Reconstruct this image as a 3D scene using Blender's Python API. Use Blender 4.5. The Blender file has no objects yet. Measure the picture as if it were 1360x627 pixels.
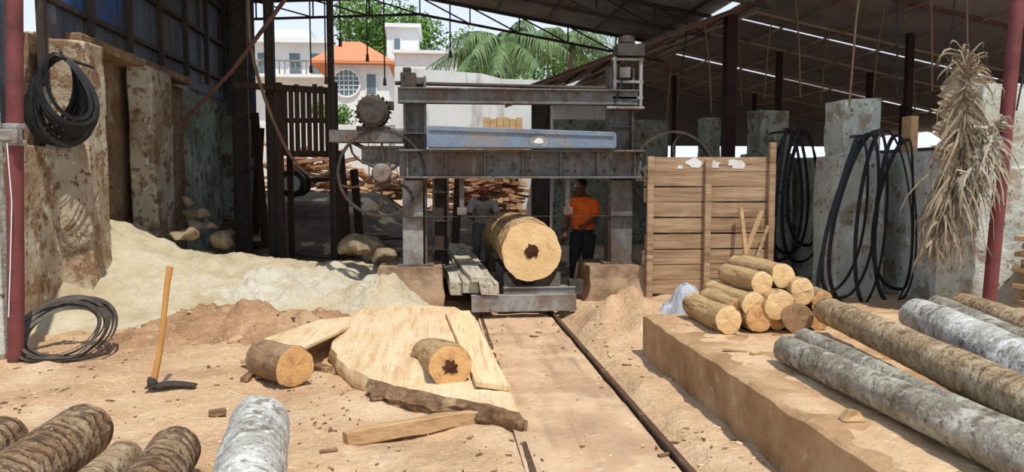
import bpy, bmesh, math, random
from mathutils import Vector, Matrix, noise, Quaternion
random.seed(7)
SC=bpy.context.scene
C=SC.collection
R=math.radians
V=Vector
# ------------------------------------------------------------------ camera geometry
YAW,PITCH,F,CH=R(5.83),R(4.37),1000.0,1.6
fw=V((math.sin(YAW)*math.cos(PITCH),math.cos(YAW)*math.cos(PITCH),-math.sin(PITCH)))
rt=V((math.cos(YAW),-math.sin(YAW),0)); up=rt.cross(fw)
CAM=V((0,0,CH))
def ray(px,py): return fw*F+rt*(px-680)-up*(py-313.5)
def atY(px,py,Y):
    d=ray(px,py); return CAM+d*(Y/d.y)
def atX(px,py,X_):
    d=ray(px,py); return CAM+d*(X_/d.x)
def atZ(px,py,z=0):
    d=ray(px,py); return CAM+d*((z-CH)/d.z)
cd=bpy.data.cameras.new('camera'); cam=bpy.data.objects.new('camera',cd); C.objects.link(cam)
cam.location=CAM; cam.rotation_euler=(R(90)-PITCH,0,-YAW)
cd.sensor_width=36; cd.lens=36*F/1360; cd.clip_end=300
SC.camera=cam
# ------------------------------------------------------------------ materials
def lin(c):
    c/=255; return c/12.92 if c<=.04045 else ((c+.055)/1.055)**2.4
def col(c): return (lin(c[0]),lin(c[1]),lin(c[2]),1)
def mat(name,cols,scale=4,rough=.85,metal=0,bump=.3,bscale=30,stretch=(1,1,1),detail=6,distort=0,layers=(),wave=None,lo=.3,hi=.7,bdist=.02,brick=None):
    m=bpy.data.materials.new(name); m.use_nodes=True; nt=m.node_tree; N=nt.nodes; L=nt.links
    bs=N['Principled BSDF']; bs.inputs['Roughness'].default_value=rough; bs.inputs['Metallic'].default_value=metal
    bs.inputs['Specular IOR Level'].default_value=.25
    tc=N.new('ShaderNodeTexCoord'); src=tc.outputs['Object']
    def mapped(st):
        mp=N.new('ShaderNodeMapping'); mp.inputs['Scale'].default_value=st; L.new(src,mp.inputs['Vector']); return mp.outputs['Vector']
    def noi(sc,st,det=detail,dis=0):
        n=N.new('ShaderNodeTexNoise'); n.inputs['Scale'].default_value=sc; n.inputs['Detail'].default_value=det
        n.inputs['Roughness'].default_value=.62; n.inputs['Distortion'].default_value=dis
        L.new(mapped(st),n.inputs['Vector']); return n.outputs[0]
    def ramp(fac,stops):
        r=N.new('ShaderNodeValToRGB'); e=r.color_ramp.elements
        while len(e)<len(stops): e.new(.5)
        for k,(p,c) in enumerate(stops): e[k].position=p; e[k].color=c
        L.new(fac,r.inputs[0]); return r.outputs[0]
    def mix(f,a,b,mode='MIX'):
        x=N.new('ShaderNodeMix'); x.data_type='RGBA'; x.blend_type=mode
        if isinstance(f,float): x.inputs[0].default_value=f
        else: L.new(f,x.inputs[0])
        for s,k in ((a,6),(b,7)):
            if isinstance(s,tuple): x.inputs[k].default_value=s
            else: L.new(s,x.inputs[k])
        return x.outputs[2]
    n=len(cols)
    c=ramp(noi(scale,stretch,detail,distort),[(lo+(hi-lo)*i/max(1,n-1),col(k)) for i,k in enumerate(cols)])
    hgt=None
    if wave:
        w=N.new('ShaderNodeTexWave'); w.wave_type=wave.get('type','BANDS')
        if w.wave_type=='BANDS': w.bands_direction=wave.get('dir','Z')
        else: w.rings_direction=wave.get('dir','Z')
        w.inputs['Scale'].default_value=wave['scale']; w.inputs['Distortion'].default_value=wave.get('dist',2)
        w.inputs['Detail'].default_value=4; w.inputs['Detail Scale'].default_value=wave.get('ds',1.5)
        L.new(src,w.inputs['Vector'])
        f=ramp(w.outputs['Fac'],[(wave.get('lo',.3),(0,0,0,1)),(wave.get('hi',.8),(wave.get('amt',.7),)*3+(1,))])
        if wave.get('mask'):
            mk=ramp(noi(wave['mask'],(1,1,1),4),[(.36,(0,0,0,1)),(.6,(1,1,1,1))]); f=mix(1.0,f,mk,'MULTIPLY')
        c=mix(f,c,col(wave['col'])); 
        if wave.get('h'): hgt=(f,wave['h'])
    if brick:
        sp=N.new('ShaderNodeSeparateXYZ'); L.new(src,sp.inputs[0]); ad=N.new('ShaderNodeMath'); L.new(sp.outputs[0],ad.inputs[0]); L.new(sp.outputs[1],ad.inputs[1])
        cb=N.new('ShaderNodeCombineXYZ'); L.new(ad.outputs[0],cb.inputs[0]); L.new(sp.outputs[2],cb.inputs[1])
        b=N.new('ShaderNodeTexBrick'); b.inputs['Scale'].default_value=1; b.inputs['Brick Width'].default_value=.23; b.inputs['Row Height'].default_value=.085
        b.inputs['Mortar Size'].default_value=.008; b.inputs['Mortar Smooth'].default_value=.3; L.new(cb.outputs[0],b.inputs['Vector'])
        c=mix(b.outputs['Fac'],c,col(brick))
    for ly in layers:
        f=ramp(noi(ly['scale'],ly.get('st',(1,1,1)),ly.get('det',5),ly.get('dis',0)),[(ly['lo'],(0,0,0,1)),(ly['hi'],(ly.get('amt',1.),)*3+(1,))])
        c=mix(f,c,col(ly['col']))
    L.new(c,bs.inputs['Base Color'])
    if bump:
        bp=N.new('ShaderNodeBump'); bp.inputs['Strength'].default_value=bump; bp.inputs['Distance'].default_value=bdist
        h=noi(bscale,stretch,6)
        if hgt:
            a=N.new('ShaderNodeMath'); a.operation='MULTIPLY_ADD'; L.new(hgt[0],a.inputs[0]); a.inputs[1].default_value=-hgt[1]; L.new(h,a.inputs[2]); h=a.outputs[0]
        L.new(h,bp.inputs['Height']); L.new(bp.outputs[0],bs.inputs['Normal'])
    return m
M={}
M['sand']=mat('sand',[(172,138,104),(204,168,128),(220,190,152)],1.3,.95,bump=.9,bscale=18,bdist=.05,layers=[dict(scale=.55,lo=.5,hi=.68,col=(172,126,92),amt=.55),dict(scale=1.6,lo=.55,hi=.7,col=(224,198,162),amt=.6),dict(scale=9,lo=.6,hi=.72,col=(230,208,176),amt=.7),dict(scale=16,lo=.62,hi=.7,col=(134,102,76),amt=.6),dict(scale=40,lo=.62,hi=.68,col=(240,222,192),amt=.7)])
M['shed_floor_shade']=mat('shed_floor_shade',[(82,66,54),(110,90,72),(132,110,88)],1.6,.95,bump=1,bscale=10,bdist=.05,layers=[dict(scale=7,lo=.58,hi=.68,col=(150,126,100),amt=.7)])  # soil darkened to carry the interior shade under the roof
M['sawdust']=mat('sawdust',[(172,156,124),(196,182,150),(208,198,172)],1.6,.95,bump=.9,bscale=22,bdist=.04,layers=[dict(scale=.9,lo=.52,hi=.7,col=(178,150,116),amt=.65),dict(scale=4,lo=.52,hi=.7,col=(210,204,186),amt=.6),dict(scale=30,lo=.6,hi=.68,col=(150,132,104),amt=.5)])
M['pale_dust']=mat('pale_dust',[(186,174,148),(206,198,178),(214,208,194)],3,.95,bump=.9,bscale=20,bdist=.05,layers=[dict(scale=1.6,lo=.44,hi=.62,col=(196,182,152),amt=.85),dict(scale=13,lo=.6,hi=.68,col=(160,142,116),amt=.5)])
M['soil']=mat('soil',[(140,108,80),(172,134,100),(192,158,122)],2.5,.95,bump=1,bscale=12,bdist=.06,layers=[dict(scale=11,lo=.58,hi=.7,col=(206,178,144),amt=.7)])
M['track']=mat('track',[(166,134,104),(188,154,120),(204,174,140)],1.4,.88,bump=.6,bscale=20,layers=[dict(scale=2.2,lo=.55,hi=.7,col=(182,130,98),amt=.5),dict(scale=7,lo=.64,hi=.70,col=(222,210,188),amt=.6),dict(scale=1.2,st=(5,.3,1),lo=.53,hi=.68,col=(122,98,80),amt=.5),dict(scale=1.7,lo=.48,hi=.62,col=(210,180,142),amt=.8),dict(scale=18,lo=.6,hi=.68,col=(140,108,82),amt=.5)])
M['ledge']=mat('ledge',[(148,112,76),(178,142,102),(196,162,122)],2.2,.95,bump=.7,bscale=14,bdist=.03,layers=[dict(scale=1.4,lo=.5,hi=.66,col=(130,94,62),amt=.7),dict(scale=11,lo=.6,hi=.7,col=(206,176,136),amt=.6)])  # face colour darker than the top: painted shade plus random stains
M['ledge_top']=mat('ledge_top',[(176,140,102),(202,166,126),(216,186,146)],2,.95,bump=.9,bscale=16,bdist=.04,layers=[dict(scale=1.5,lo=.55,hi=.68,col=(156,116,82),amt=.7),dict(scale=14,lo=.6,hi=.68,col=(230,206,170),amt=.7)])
M['wall_tan']=mat('wall_tan',[(166,148,120),(188,174,148),(202,192,170)],1.6,.95,bump=.8,bscale=14,bdist=.03,layers=[dict(scale=1.0,lo=.46,hi=.62,col=(150,118,88),amt=.8),dict(scale=3.6,lo=.53,hi=.57,col=(140,108,80),det=8,amt=.9),dict(scale=10,lo=.58,hi=.61,col=(112,80,60),det=8,amt=.9),dict(scale=6,lo=.62,hi=.65,col=(214,208,192),amt=.9)])
M['wall_brown']=mat('wall_brown',[(118,92,68),(146,116,86),(164,138,106)],1.5,.95,bump=.7,bscale=14,layers=[dict(scale=8,lo=.57,hi=.61,col=(94,68,50),det=8,amt=.85),dict(scale=4,lo=.60,hi=.63,col=(186,174,150),det=8,amt=.85),dict(scale=1.1,lo=.5,hi=.66,col=(116,88,62),amt=.6)])  # brown plaster, darkened so the recess reads as shaded
M['wall_white']=mat('wall_white',[(172,176,164),(200,202,192),(216,216,206)],1.5,.95,bump=.7,bscale=12,bdist=.03,layers=[dict(scale=1.3,lo=.44,hi=.62,col=(156,156,136),amt=.8),dict(scale=3.8,lo=.55,hi=.59,col=(146,130,108),det=8,amt=.85),dict(scale=10,lo=.60,hi=.63,col=(112,94,76),det=8,amt=.9),dict(scale=6,lo=.62,hi=.66,col=(226,226,218),amt=.8)])
M['wall_green']=mat('wall_green',[(132,140,126),(158,166,150),(180,184,170)],1.5,.95,bump=.6,bscale=14,layers=[dict(scale=1.4,lo=.44,hi=.62,col=(116,114,96),amt=.8),dict(scale=4.5,lo=.55,hi=.59,col=(106,90,72),det=8,amt=.9),dict(scale=11,lo=.6,hi=.63,col=(92,74,58),det=8,amt=.9)])
M['outer_wall']=mat('outer_wall',[(226,226,222),(208,206,198)],.8,.9,bump=.2,layers=[dict(scale=1,st=(3,3,.5),lo=.52,hi=.68,col=(150,146,134),amt=.8)])
M['cladding']=mat('cladding',[(70,76,88),(92,100,112),(106,110,112)],1.2,.6,bump=.15,layers=[dict(scale=1.5,st=(1,1,.3),lo=.52,hi=.64,col=(100,80,64),amt=.8)])
M['clad_blue']=mat('clad_blue',[(44,74,122),(62,92,140),(72,90,116)],1.2,.6,bump=.15,layers=[dict(scale=2,lo=.52,hi=.64,col=(92,70,54),amt=.7)])
M['roof']=mat('roof',[(128,124,118),(164,158,150),(120,100,84)],1,.6,metal=.1,bump=.15,layers=[dict(scale=1.4,st=(.4,2,1),lo=.56,hi=.68,col=(124,88,66),amt=.7)])
M['roof_dark']=mat('roof_dark',[(112,106,110),(140,132,130),(110,96,90)],1,.7,bump=.15,layers=[dict(scale=1.4,st=(.4,2,1),lo=.54,hi=.66,col=(132,106,90),amt=.7)])
M['truss']=mat('truss',[(58,52,50),(86,72,62)],5,.7,metal=.3,bump=.2)
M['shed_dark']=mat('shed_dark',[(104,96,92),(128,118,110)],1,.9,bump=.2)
M['rafter']=mat('rafter',[(150,132,116),(176,156,138)],5,.8,bump=.2)
M['rust']=mat('rust',[(88,60,48),(112,80,64),(70,50,42)],5,.8,bump=.3)
M['rust_dark']=mat('rust_dark',[(46,30,30),(62,40,38),(38,26,26)],5,.8,bump=.3)
M['redpaint']=mat('redpaint',[(100,50,50),(120,64,62),(90,50,48)],3,.7,bump=.15,layers=[dict(scale=7,lo=.56,hi=.66,col=(92,70,62),amt=.8)])
M['steel']=mat('steel',[(86,84,80),(112,109,104),(72,66,60)],4,.65,metal=.2,bump=.3,layers=[dict(scale=2.4,lo=.46,hi=.62,col=(100,76,58),amt=.75),dict(scale=12,lo=.58,hi=.68,col=(60,46,38),amt=.75),dict(scale=5,st=(2,2,.4),lo=.56,hi=.68,col=(150,138,120),amt=.5)])
M['steel_light']=mat('steel_light',[(128,125,118),(152,149,142),(108,101,92)],4,.7,metal=.1,bump=.3,layers=[dict(scale=3,lo=.48,hi=.62,col=(114,90,70),amt=.75),dict(scale=13,lo=.6,hi=.68,col=(78,60,48),amt=.65)])
M['steel_dark']=mat('steel_dark',[(54,49,46),(78,70,62),(42,38,36)],5,.7,metal=.2,bump=.3,layers=[dict(scale=3,lo=.5,hi=.66,col=(98,72,54),amt=.7)])
M['guard_blue']=mat('guard_blue',[(104,118,132),(122,134,148),(96,106,118)],2,.6,metal=.05,bump=.15,layers=[dict(scale=3,st=(1,1,2),lo=.5,hi=.64,col=(140,128,112),amt=.65),dict(scale=14,lo=.62,hi=.69,col=(88,72,60),amt=.65)])
M['rail']=mat('rail',[(70,54,44),(104,80,62),(78,60,48)],8,.6,metal=.3,bump=.3,layers=[dict(scale=3,lo=.55,hi=.68,col=(168,132,98),amt=.6)])
M['brick']=mat('brick',[(118,92,72),(142,114,90),(106,82,66)],3,.95,bump=.8,bscale=12,bdist=.03,brick=(126,106,88),layers=[dict(scale=2.2,lo=.40,hi=.56,col=(172,144,112),amt=.85)])
M['redbrick']=mat('redbrick',[(126,92,70),(152,118,92),(110,80,62)],4,.95,bump=.7,layers=[dict(scale=6,lo=.5,hi=.64,col=(176,150,122),amt=.7)])
M['rubber']=mat('rubber',[(26,26,27),(52,51,50)],6,.42,bump=.15)
M['band']=mat('band',[(28,28,29),(46,45,44)],6,.5,metal=.1,bump=.15)
M['band_grey']=mat('band_grey',[(66,60,54),(108,98,86)],6,.6,metal=.2,bump=.15)
M['log_end']=mat('log_end',[(214,172,114),(228,192,138),(236,206,158)],4,.9,bump=.5,bscale=26,wave=dict(type='RINGS',scale=16,dist=4,col=(192,146,92),amt=.35),layers=[dict(scale=7,lo=.53,hi=.68,col=(194,146,94),amt=.6),dict(scale=3,lo=.6,hi=.7,col=(242,220,176),amt=.6)])
M['log_end_or']=mat('log_end_or',[(200,150,92),(218,172,114),(184,132,80)],6,.9,bump=.5,bscale=30,wave=dict(type='RINGS',scale=22,dist=4,col=(156,108,66),amt=.4),layers=[dict(scale=9,lo=.58,hi=.68,col=(128,86,56),amt=.7)])
M['log_end_dark']=mat('log_end_dark',[(138,106,76),(170,134,98),(116,88,64)],8,.95,bump=.4,wave=dict(type='RINGS',scale=20,dist=4,col=(100,74,54),amt=.4))
M['heart']=mat('heart',[(40,24,15),(84,50,30)],9,.95,bump=.5)
M['bark_yellow']=mat('bark_yellow',[(162,128,88),(196,162,114),(140,106,72)],3,.95,bump=1,stretch=(3,3,.6),bscale=9,bdist=.04,layers=[dict(scale=4,st=(2,2,.6),lo=.52,hi=.62,col=(124,92,64),amt=.8),dict(scale=7,lo=.56,hi=.66,col=(216,186,138),amt=.85)])
M['bark_brown']=mat('bark_brown',[(112,86,62),(148,118,86),(170,142,110)],3,.95,bump=1,stretch=(2,2,.8),bscale=9,bdist=.03,layers=[dict(scale=4,lo=.57,hi=.66,col=(194,174,144),amt=.7),dict(scale=7,lo=.58,hi=.66,col=(84,62,44),amt=.7)])
def coco(name,cols,ring,lich,amt=.4,sc=3.4,mask=1.6,lo=.55,h=.6):
    M[name]=mat(name,cols,3.2,.95,bump=1,stretch=(1,1,1),bscale=16,bdist=.035,wave=dict(scale=sc,dist=7,ds=2.2,col=ring,amt=amt,lo=lo,hi=.95,mask=mask,h=h),layers=[dict(scale=3.4,lo=.50,hi=.60,col=lich[0],amt=.75),dict(scale=9,lo=.54,hi=.62,col=lich[1],amt=.8),dict(scale=1.1,lo=.5,hi=.66,col=lich[2],amt=.6),dict(scale=22,lo=.57,hi=.65,col=lich[0],amt=.75),dict(scale=30,lo=.58,hi=.65,col=lich[1],amt=.7)])
coco('coco_grey',[(116,108,92),(148,140,122),(172,164,146)],(82,72,58),[(190,184,168),(96,84,64),(132,122,92)])
coco('coco_white',[(156,150,138),(188,184,172),(208,204,192)],(108,96,82),[(226,224,214),(114,100,80),(160,148,120)])
coco('coco_brown',[(116,88,62),(146,116,84),(168,140,106)],(74,54,38),[(182,158,126),(86,64,46),(136,106,72)],.65,4.2,None,.46,.8)
coco('coco_tan',[(136,112,80),(164,138,104),(182,158,122)],(98,76,54),[(194,174,142),(106,84,58),(152,144,120)],.55,3.6)
M['plank']=mat('plank',[(156,122,86),(186,150,108),(204,172,130)],2.5,.9,bump=.35,stretch=(.6,6,6),bscale=8,layers=[dict(scale=3,st=(.5,5,5),lo=.58,hi=.7,col=(120,90,62),amt=.6)])
M['gate_wood']=mat('gate_wood',[(136,108,80),(166,136,104),(184,158,126)],2.2,.9,bump=.5,stretch=(.5,5,7),bscale=8,layers=[dict(scale=2,st=(.4,4,5),lo=.5,hi=.66,col=(110,84,62),amt=.75),dict(scale=2,lo=.58,hi=.7,col=(198,176,146),amt=.6)])
M['old_wood']=mat('old_wood',[(58,43,34),(82,62,48),(46,34,28)],3,.9,bump=.4,stretch=(5,5,.6),bscale=8)
M['grey_timber']=mat('grey_timber',[(150,140,120),(186,176,156),(204,196,180)],2.5,.95,bump=.7,stretch=(7,.35,7),bscale=8,layers=[dict(scale=3,st=(5,.3,5),lo=.54,hi=.64,col=(114,98,76),amt=.75)])
M['red_plank']=mat('red_plank',[(140,96,72),(172,126,98),(194,156,122)],3,.85,bump=.2,stretch=(1,4,4))
M['yel_plank']=mat('yel_plank',[(184,148,104),(208,176,132)],3,.85,bump=.2,stretch=(1,4,4))
M['chip']=mat('chip',[(200,164,122),(224,194,154)],1.3,.9,bump=.2)
M['slab_top']=mat('slab_top',[(206,168,122),(222,190,146),(232,206,166)],2,.95,bump=.8,bscale=8,bdist=.03,stretch=(5,.5,1),layers=[dict(scale=2.5,st=(9,.5,1),lo=.52,hi=.64,col=(194,150,104),amt=.65),dict(scale=2.2,lo=.46,hi=.64,col=(224,200,164),amt=.8),dict(scale=16,lo=.58,hi=.68,col=(238,222,192),amt=.7),dict(scale=22,lo=.62,hi=.68,col=(156,120,88),amt=.6)])
M['board_top']=mat('board_top',[(208,172,126),(226,196,150),(234,210,170)],2,.9,bump=.5,bscale=10,stretch=(8,.5,1),layers=[dict(scale=3,st=(6,.4,1),lo=.54,hi=.66,col=(186,144,98),amt=.75)])
M['bark_dark']=mat('bark_dark',[(100,74,52),(136,104,76),(162,128,94)],4,.95,bump=1,bscale=8,stretch=(1,2,3),bdist=.06,layers=[dict(scale=5,lo=.52,hi=.64,col=(196,162,120),amt=.75)])
M['dry_leaf']=mat('dry_leaf',[(106,90,68),(144,126,100),(168,150,124)],6,.9,bump=.2)
M['dry_leaf2']=mat('dry_leaf2',[(142,130,110),(182,170,148)],6,.9,bump=.2)
M['green']=mat('green',[(64,98,40),(94,130,56),(122,152,74)],2,.8,bump=0)
M['green_palm']=mat('green_palm',[(62,84,48),(92,114,68),(124,140,92)],2,.7,bump=0)
M['trunk']=mat('trunk',[(96,82,66),(126,112,92)],4,.9,bump=.4)
M['white_paint']=mat('white_paint',[(228,228,224),(214,216,214)],2,.8,bump=.05)
M['tile']=mat('tile',[(206,126,84),(222,148,104),(192,112,74)],6,.8,bump=.2,wave=dict(dir='Z',scale=4,dist=.5,col=(168,94,62),amt=.5))
M['glass']=mat('glass',[(84,104,108),(112,130,132)],2,.3,bump=0)
M['skin']=mat('skin',[(88,56,42),(108,72,54)],8,.6,bump=.1)
M['hair']=mat('hair',[(16,14,14),(28,24,22)],20,.6,bump=.3)
M['orange']=mat('orange',[(222,92,26),(236,112,40),(200,78,20)],5,.85,bump=.3,bscale=9)
M['trouser']=mat('trouser',[(36,36,40),(52,52,56)],5,.9,bump=.3,bscale=9)
M['trouser_grey']=mat('trouser_grey',[(88,84,80),(110,106,100)],5,.9,bump=.3,bscale=9)
M['shirt_grey']=mat('shirt_grey',[(146,138,130),(174,166,156)],5,.9,bump=.3,bscale=9)
M['cap']=mat('cap',[(186,84,66),(204,104,84)],8,.9,bump=.1)
M['eye']=mat('eye',[(220,214,206),(230,226,220)],8,.4,bump=0)
M['lip']=mat('lip',[(88,44,38),(96,50,44)],8,.6,bump=0)
M['plastic']=mat('plastic',[(140,142,146),(180,184,188)],5,.4,bump=.4)
M['paper']=mat('paper',[(226,226,224),(206,200,190)],5,.8,bump=.1)
M['redcloth']=mat('redcloth',[(140,52,44),(164,70,58)],8,.9,bump=.4)
M['hose']=mat('hose',[(120,96,72),(146,118,92)],6,.7,bump=.1)
M['handle']=mat('handle',[(182,128,66),(204,152,86)],4,.7,bump=.15,stretch=(6,6,1))
M['stone']=mat('stone',[(120,104,84),(156,138,112),(100,86,70)],5,.95,bump=.6)
# ------------------------------------------------------------------ mesh builder
LOC={}
class MB:
    def __init__(s): s.v=[]; s.f=[]
    def add(s,vs,fs):
        n=len(s.v); s.v+=[V(v) for v in vs]; s.f+=[[i+n for i in f] for f in fs]; return s
    def box(s,c,size,m=None):
        x,y,z=[k/2 for k in size]; vs=[V((a*x,b*y,d*z)) for a in(-1,1) for b in(-1,1) for d in(-1,1)]
        if m: vs=[m@v for v in vs]
        return s.add([v+V(c) for v in vs],[[0,1,3,2],[4,6,7,5],[0,4,5,1],[2,3,7,6],[0,2,6,4],[1,5,7,3]])
    def rng(s,x0,x1,y0,y1,z0,z1): return s.box(((x0+x1)/2,(y0+y1)/2,(z0+z1)/2),(x1-x0,y1-y0,z1-z0))
    def bar(s,p0,p1,w,h,u=(0,0,1)):
        p0,p1,u=V(p0),V(p1),V(u); d=(p1-p0); L=d.length; d.normalize()
        x=d.cross(u)
        if x.length<1e-4: x=d.cross(V((0,1,0)))
        x.normalize(); z=x.cross(d)
        m=Matrix((x,d,z)).transposed()
        return s.box((p0+p1)/2,(w,L,h),m)
    def tube(s,pts,r,n=8,closed=False,sc=None):
        pts=[V(p) for p in pts]; k=len(pts); rs=r if isinstance(r,(list,tuple)) else [r]*k
        vs=[];prev=None
        for i,p in enumerate(pts):
            if closed: t=pts[(i+1)%k]-pts[i-1]
            else: t=pts[min(i+1,k-1)]-pts[max(i-1,0)]
            t.normalize()
            if prev is None:
                a=t.cross(V((0,0,1)))
                if a.length<.05: a=t.cross(V((0,1,0)))
            else: a=prev-t*prev.dot(t)
            a.normalize(); prev=a; b=t.cross(a)
            for j in range(n):
                an=2*math.pi*j/n; vs.append(p+(a*math.cos(an)+b*math.sin(an))*rs[i])
        fs=[]
        for i in range(k if closed else k-1):
            for j in range(n):
                i2=(i+1)%k; fs.append([i*n+j,i*n+(j+1)%n,i2*n+(j+1)%n,i2*n+j])
        if not closed: fs.append(list(range(n))[::-1]); fs.append([(k-1)*n+j for j in range(n)])
        return s.add(vs,fs)
    def strip(s,pts,wv,w,t,closed=True):
        pts=[V(p) for p in pts]; k=len(pts); vs=[]
        for i,p in enumerate(pts):
            T=(pts[(i+1)%k]-pts[i-1]) if closed else pts[min(i+1,k-1)]-pts[max(i-1,0)]
            T.normalize(); W=V(wv[i] if isinstance(wv,list) else wv); W=W-T*W.dot(T); W.normalize(); N_=T.cross(W)
            vs+=[p+W*w/2+N_*t/2,p-W*w/2+N_*t/2,p-W*w/2-N_*t/2,p+W*w/2-N_*t/2]
        fs=[]
        for i in range(k if closed else k-1):
            a=i*4;b=((i+1)%k)*4
            for j in range(4): fs.append([a+j,b+j,b+(j+1)%4,a+(j+1)%4])
        if not closed: fs+=[[0,1,2,3],[(k-1)*4+3,(k-1)*4+2,(k-1)*4+1,(k-1)*4]]
        return s.add(vs,fs)
    def lathe(s,prof,n=24,m=None,c=(0,0,0)):
        vs=[]
        for r,z in prof:
            for j in range(n):
                a=2*math.pi*j/n; vs.append(V((r*math.cos(a),r*math.sin(a),z)))
        if m: vs=[m@v for v in vs]
        k=len(prof); fs=[]
        for i in range(k-1):
            for j in range(n): fs.append([i*n+j,i*n+(j+1)%n,(i+1)*n+(j+1)%n,(i+1)*n+j])
        fs.append(list(range(n))[::-1]); fs.append([(k-1)*n+j for j in range(n)])
        return s.add([v+V(c) for v in vs],fs)
    def loft(s,rings):
        n=len(rings[0]); vs=[v for r in rings for v in r]; fs=[]; k=len(rings)
        for i in range(k-1):
            for j in range(n): fs.append([i*n+j,i*n+(j+1)%n,(i+1)*n+(j+1)%n,(i+1)*n+j])
        fs.append(list(range(n))[::-1]); fs.append([(k-1)*n+j for j in range(n)])
        return s.add(vs,fs)
    def ell(s,c,r,n=14,k=9):
        rings=[]
        for i in range(k):
            a=-math.pi/2+math.pi*(i+.001)/(k-1+.002)
            rings.append([V((c[0]+r[0]*math.cos(a)*math.cos(2*math.pi*j/n),c[1]+r[1]*math.cos(a)*math.sin(2*math.pi*j/n),c[2]+r[2]*math.sin(a))) for j in range(n)])
        return s.loft(rings)
    def prism(s,poly,ax,a,b):
        n=len(poly); f={'x':lambda u,v,t:(t,u,v),'y':lambda u,v,t:(u,t,v),'z':lambda u,v,t:(u,v,t)}[ax]
        vs=[f(u,v,a) for u,v in poly]+[f(u,v,b) for u,v in poly]
        fs=[list(range(n)),[2*n-1-i for i in range(n)]]+[[i,i+n,(i+1)%n+n,(i+1)%n] for i in range(n)]
        return s.add(vs,fs)
    def slab(s,pts,th):
        n=len(pts); return s.add([V(p) for p in pts]+[V(p)-V((0,0,th)) for p in pts],[list(range(n)),[2*n-1-i for i in range(n)]]+[[i,i+n,(i+1)%n+n,(i+1)%n] for i in range(n)])
    def grid(s,xs,ys,h):
        nx=len(xs); vs=[(x,y,h(x,y)) for y in ys for x in xs]
        fs=[[j*nx+i,j*nx+i+1,(j+1)*nx+i+1,(j+1)*nx+i] for j in range(len(ys)-1) for i in range(nx-1)]
        return s.add(vs,fs)
    def xf(s,m): s.v=[m@v for v in s.v]; return s
    def jitter(s,a,f=3,seed=0):
        s.v=[v+noise.noise_vector(v*f+V((seed,seed,0)))*a for v in s.v]; return s
    def build(s,name,m,parent=None,org=None,bevel=0,angle=40,smooth=True,local=False):
        me=bpy.data.meshes.new(name); o=bpy.data.objects.new(name,me); C.objects.link(o)
        off=V((0,0,0))
        if parent is not None:
            o.parent=parent
            if not local: off=LOC[parent.name]
        elif org=='base':
            xs=[v.x for v in s.v]; ys=[v.y for v in s.v]; off=V(((min(xs)+max(xs))/2,(min(ys)+max(ys))/2,min(v.z for v in s.v))); o.location=off
        elif org is not None: off=V(org); o.location=off
        LOC[o.name]=off
        me.from_pydata([v-off for v in s.v],[],s.f); me.materials.append(m if not isinstance(m,str) else M[m])
        bm=bmesh.new(); bm.from_mesh(me); bmesh.ops.recalc_face_normals(bm,faces=bm.faces); bm.to_mesh(me); bm.free()
        if smooth:
            me.polygons.foreach_set('use_smooth',[True]*len(me.polygons))
            me.set_sharp_from_angle(angle=R(angle))
        if bevel:
            b=o.modifiers.new('bevel','BEVEL'); b.width=bevel; b.segments=2; b.limit_method='ANGLE'
        return o
def tag(o,label=None,cat=None,group=None,kind=None):
    if label: o['label']=label
    if cat: o['category']=cat
    if group: o['group']=group
    if kind: o['kind']=kind
    return o
def root(name,label,cat,loc=(0,0,0),group=None):
    o=bpy.data.objects.new(name,None); C.objects.link(o); o.location=loc; o.empty_display_size=.1; LOC[o.name]=V(loc)
    return tag(o,label,cat,group)
def struct(o,label,cat='structure'): return tag(o,label,cat,None,'structure')
def sm(a,b,x):
    t=max(0,min(1,(x-a)/(b-a))); return t*t*(3-2*t)
def lerp(tab,x):
    if x<=tab[0][0]: return tab[0][1]
    for (a,b),(c,d) in zip(tab,tab[1:]):
        if x<=c: return b+(d-b)*(x-a)/(c-a)
    return tab[-1][1]
def fb(x,y,s,o=4): return noise.fractal(V((x*s,y*s,3.3)),1.0,2.0,o)
# ------------------------------------------------------------------ ground
def gh(x,y):
    h=.03*fb(x,y,1.6)+.022*fb(x,y,5,3)
    tr=sm(.40,.55,x)*(1-sm(1.40,1.55,x))
    h=h*(1-tr)-.02*tr
    h+=.034*sm(1.42,1.6,x)*(1-sm(1.8,2.6,x))*(1-sm(9,10,y))
    h+=.30*math.exp(-((x-1.98)/.34)**2-((y-7.75)/.7)**2)*(1+.7*fb(x,y,2.5))*sm(1.42,1.75,x)
    h+=.12*sm(1.6,2.6,x)*sm(6.4,7.2,y)*(1-sm(9.5,11,y))
    if y>13: h+=sm(13.6,18.5,y)*(.7+.5*(1-sm(-1.6,-.6,x)))*(1-sm(1.6,2.6,x))
    return h
def fr(a,b,st):
    n=max(1,round((b-a)/st)); return [a+(b-a)*i/n for i in range(n)]
xs=fr(-30,-6,2)+fr(-6,4.5,.05)+fr(4.5,8,.3)+fr(8,40,3)+[40]
ys=fr(.5,2.5,.3)+fr(2.5,11,.05)+fr(11,20,.25)+fr(20,70,4)+[70]
struct(MB().grid(xs,ys,gh).build('floor','sand',smooth=True,angle=180),'sandy sunlit yard ground strewn with sawdust','ground')
b=MB().grid(fr(-5,2.7,.1)+[2.7],fr(10.9,20.5,.1)+[20.5],lambda x,y: gh(x,y)+.03+.07*fb(x,y,1.7)-.12*(1-sm(10.9,12,y))-.14*sm(.3,.55,x)*(1-sm(1.35,1.6,x))*(1-sm(13.5,14.5,y))-.1*sm(2.3,2.7,x))  # sheet over the sand that paints the shed's interior shade
struct(b.build('floor_shed','shed_floor_shade',angle=180),'trodden soil inside the shed behind the saw, interior shade put into its colour','ground')
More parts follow.
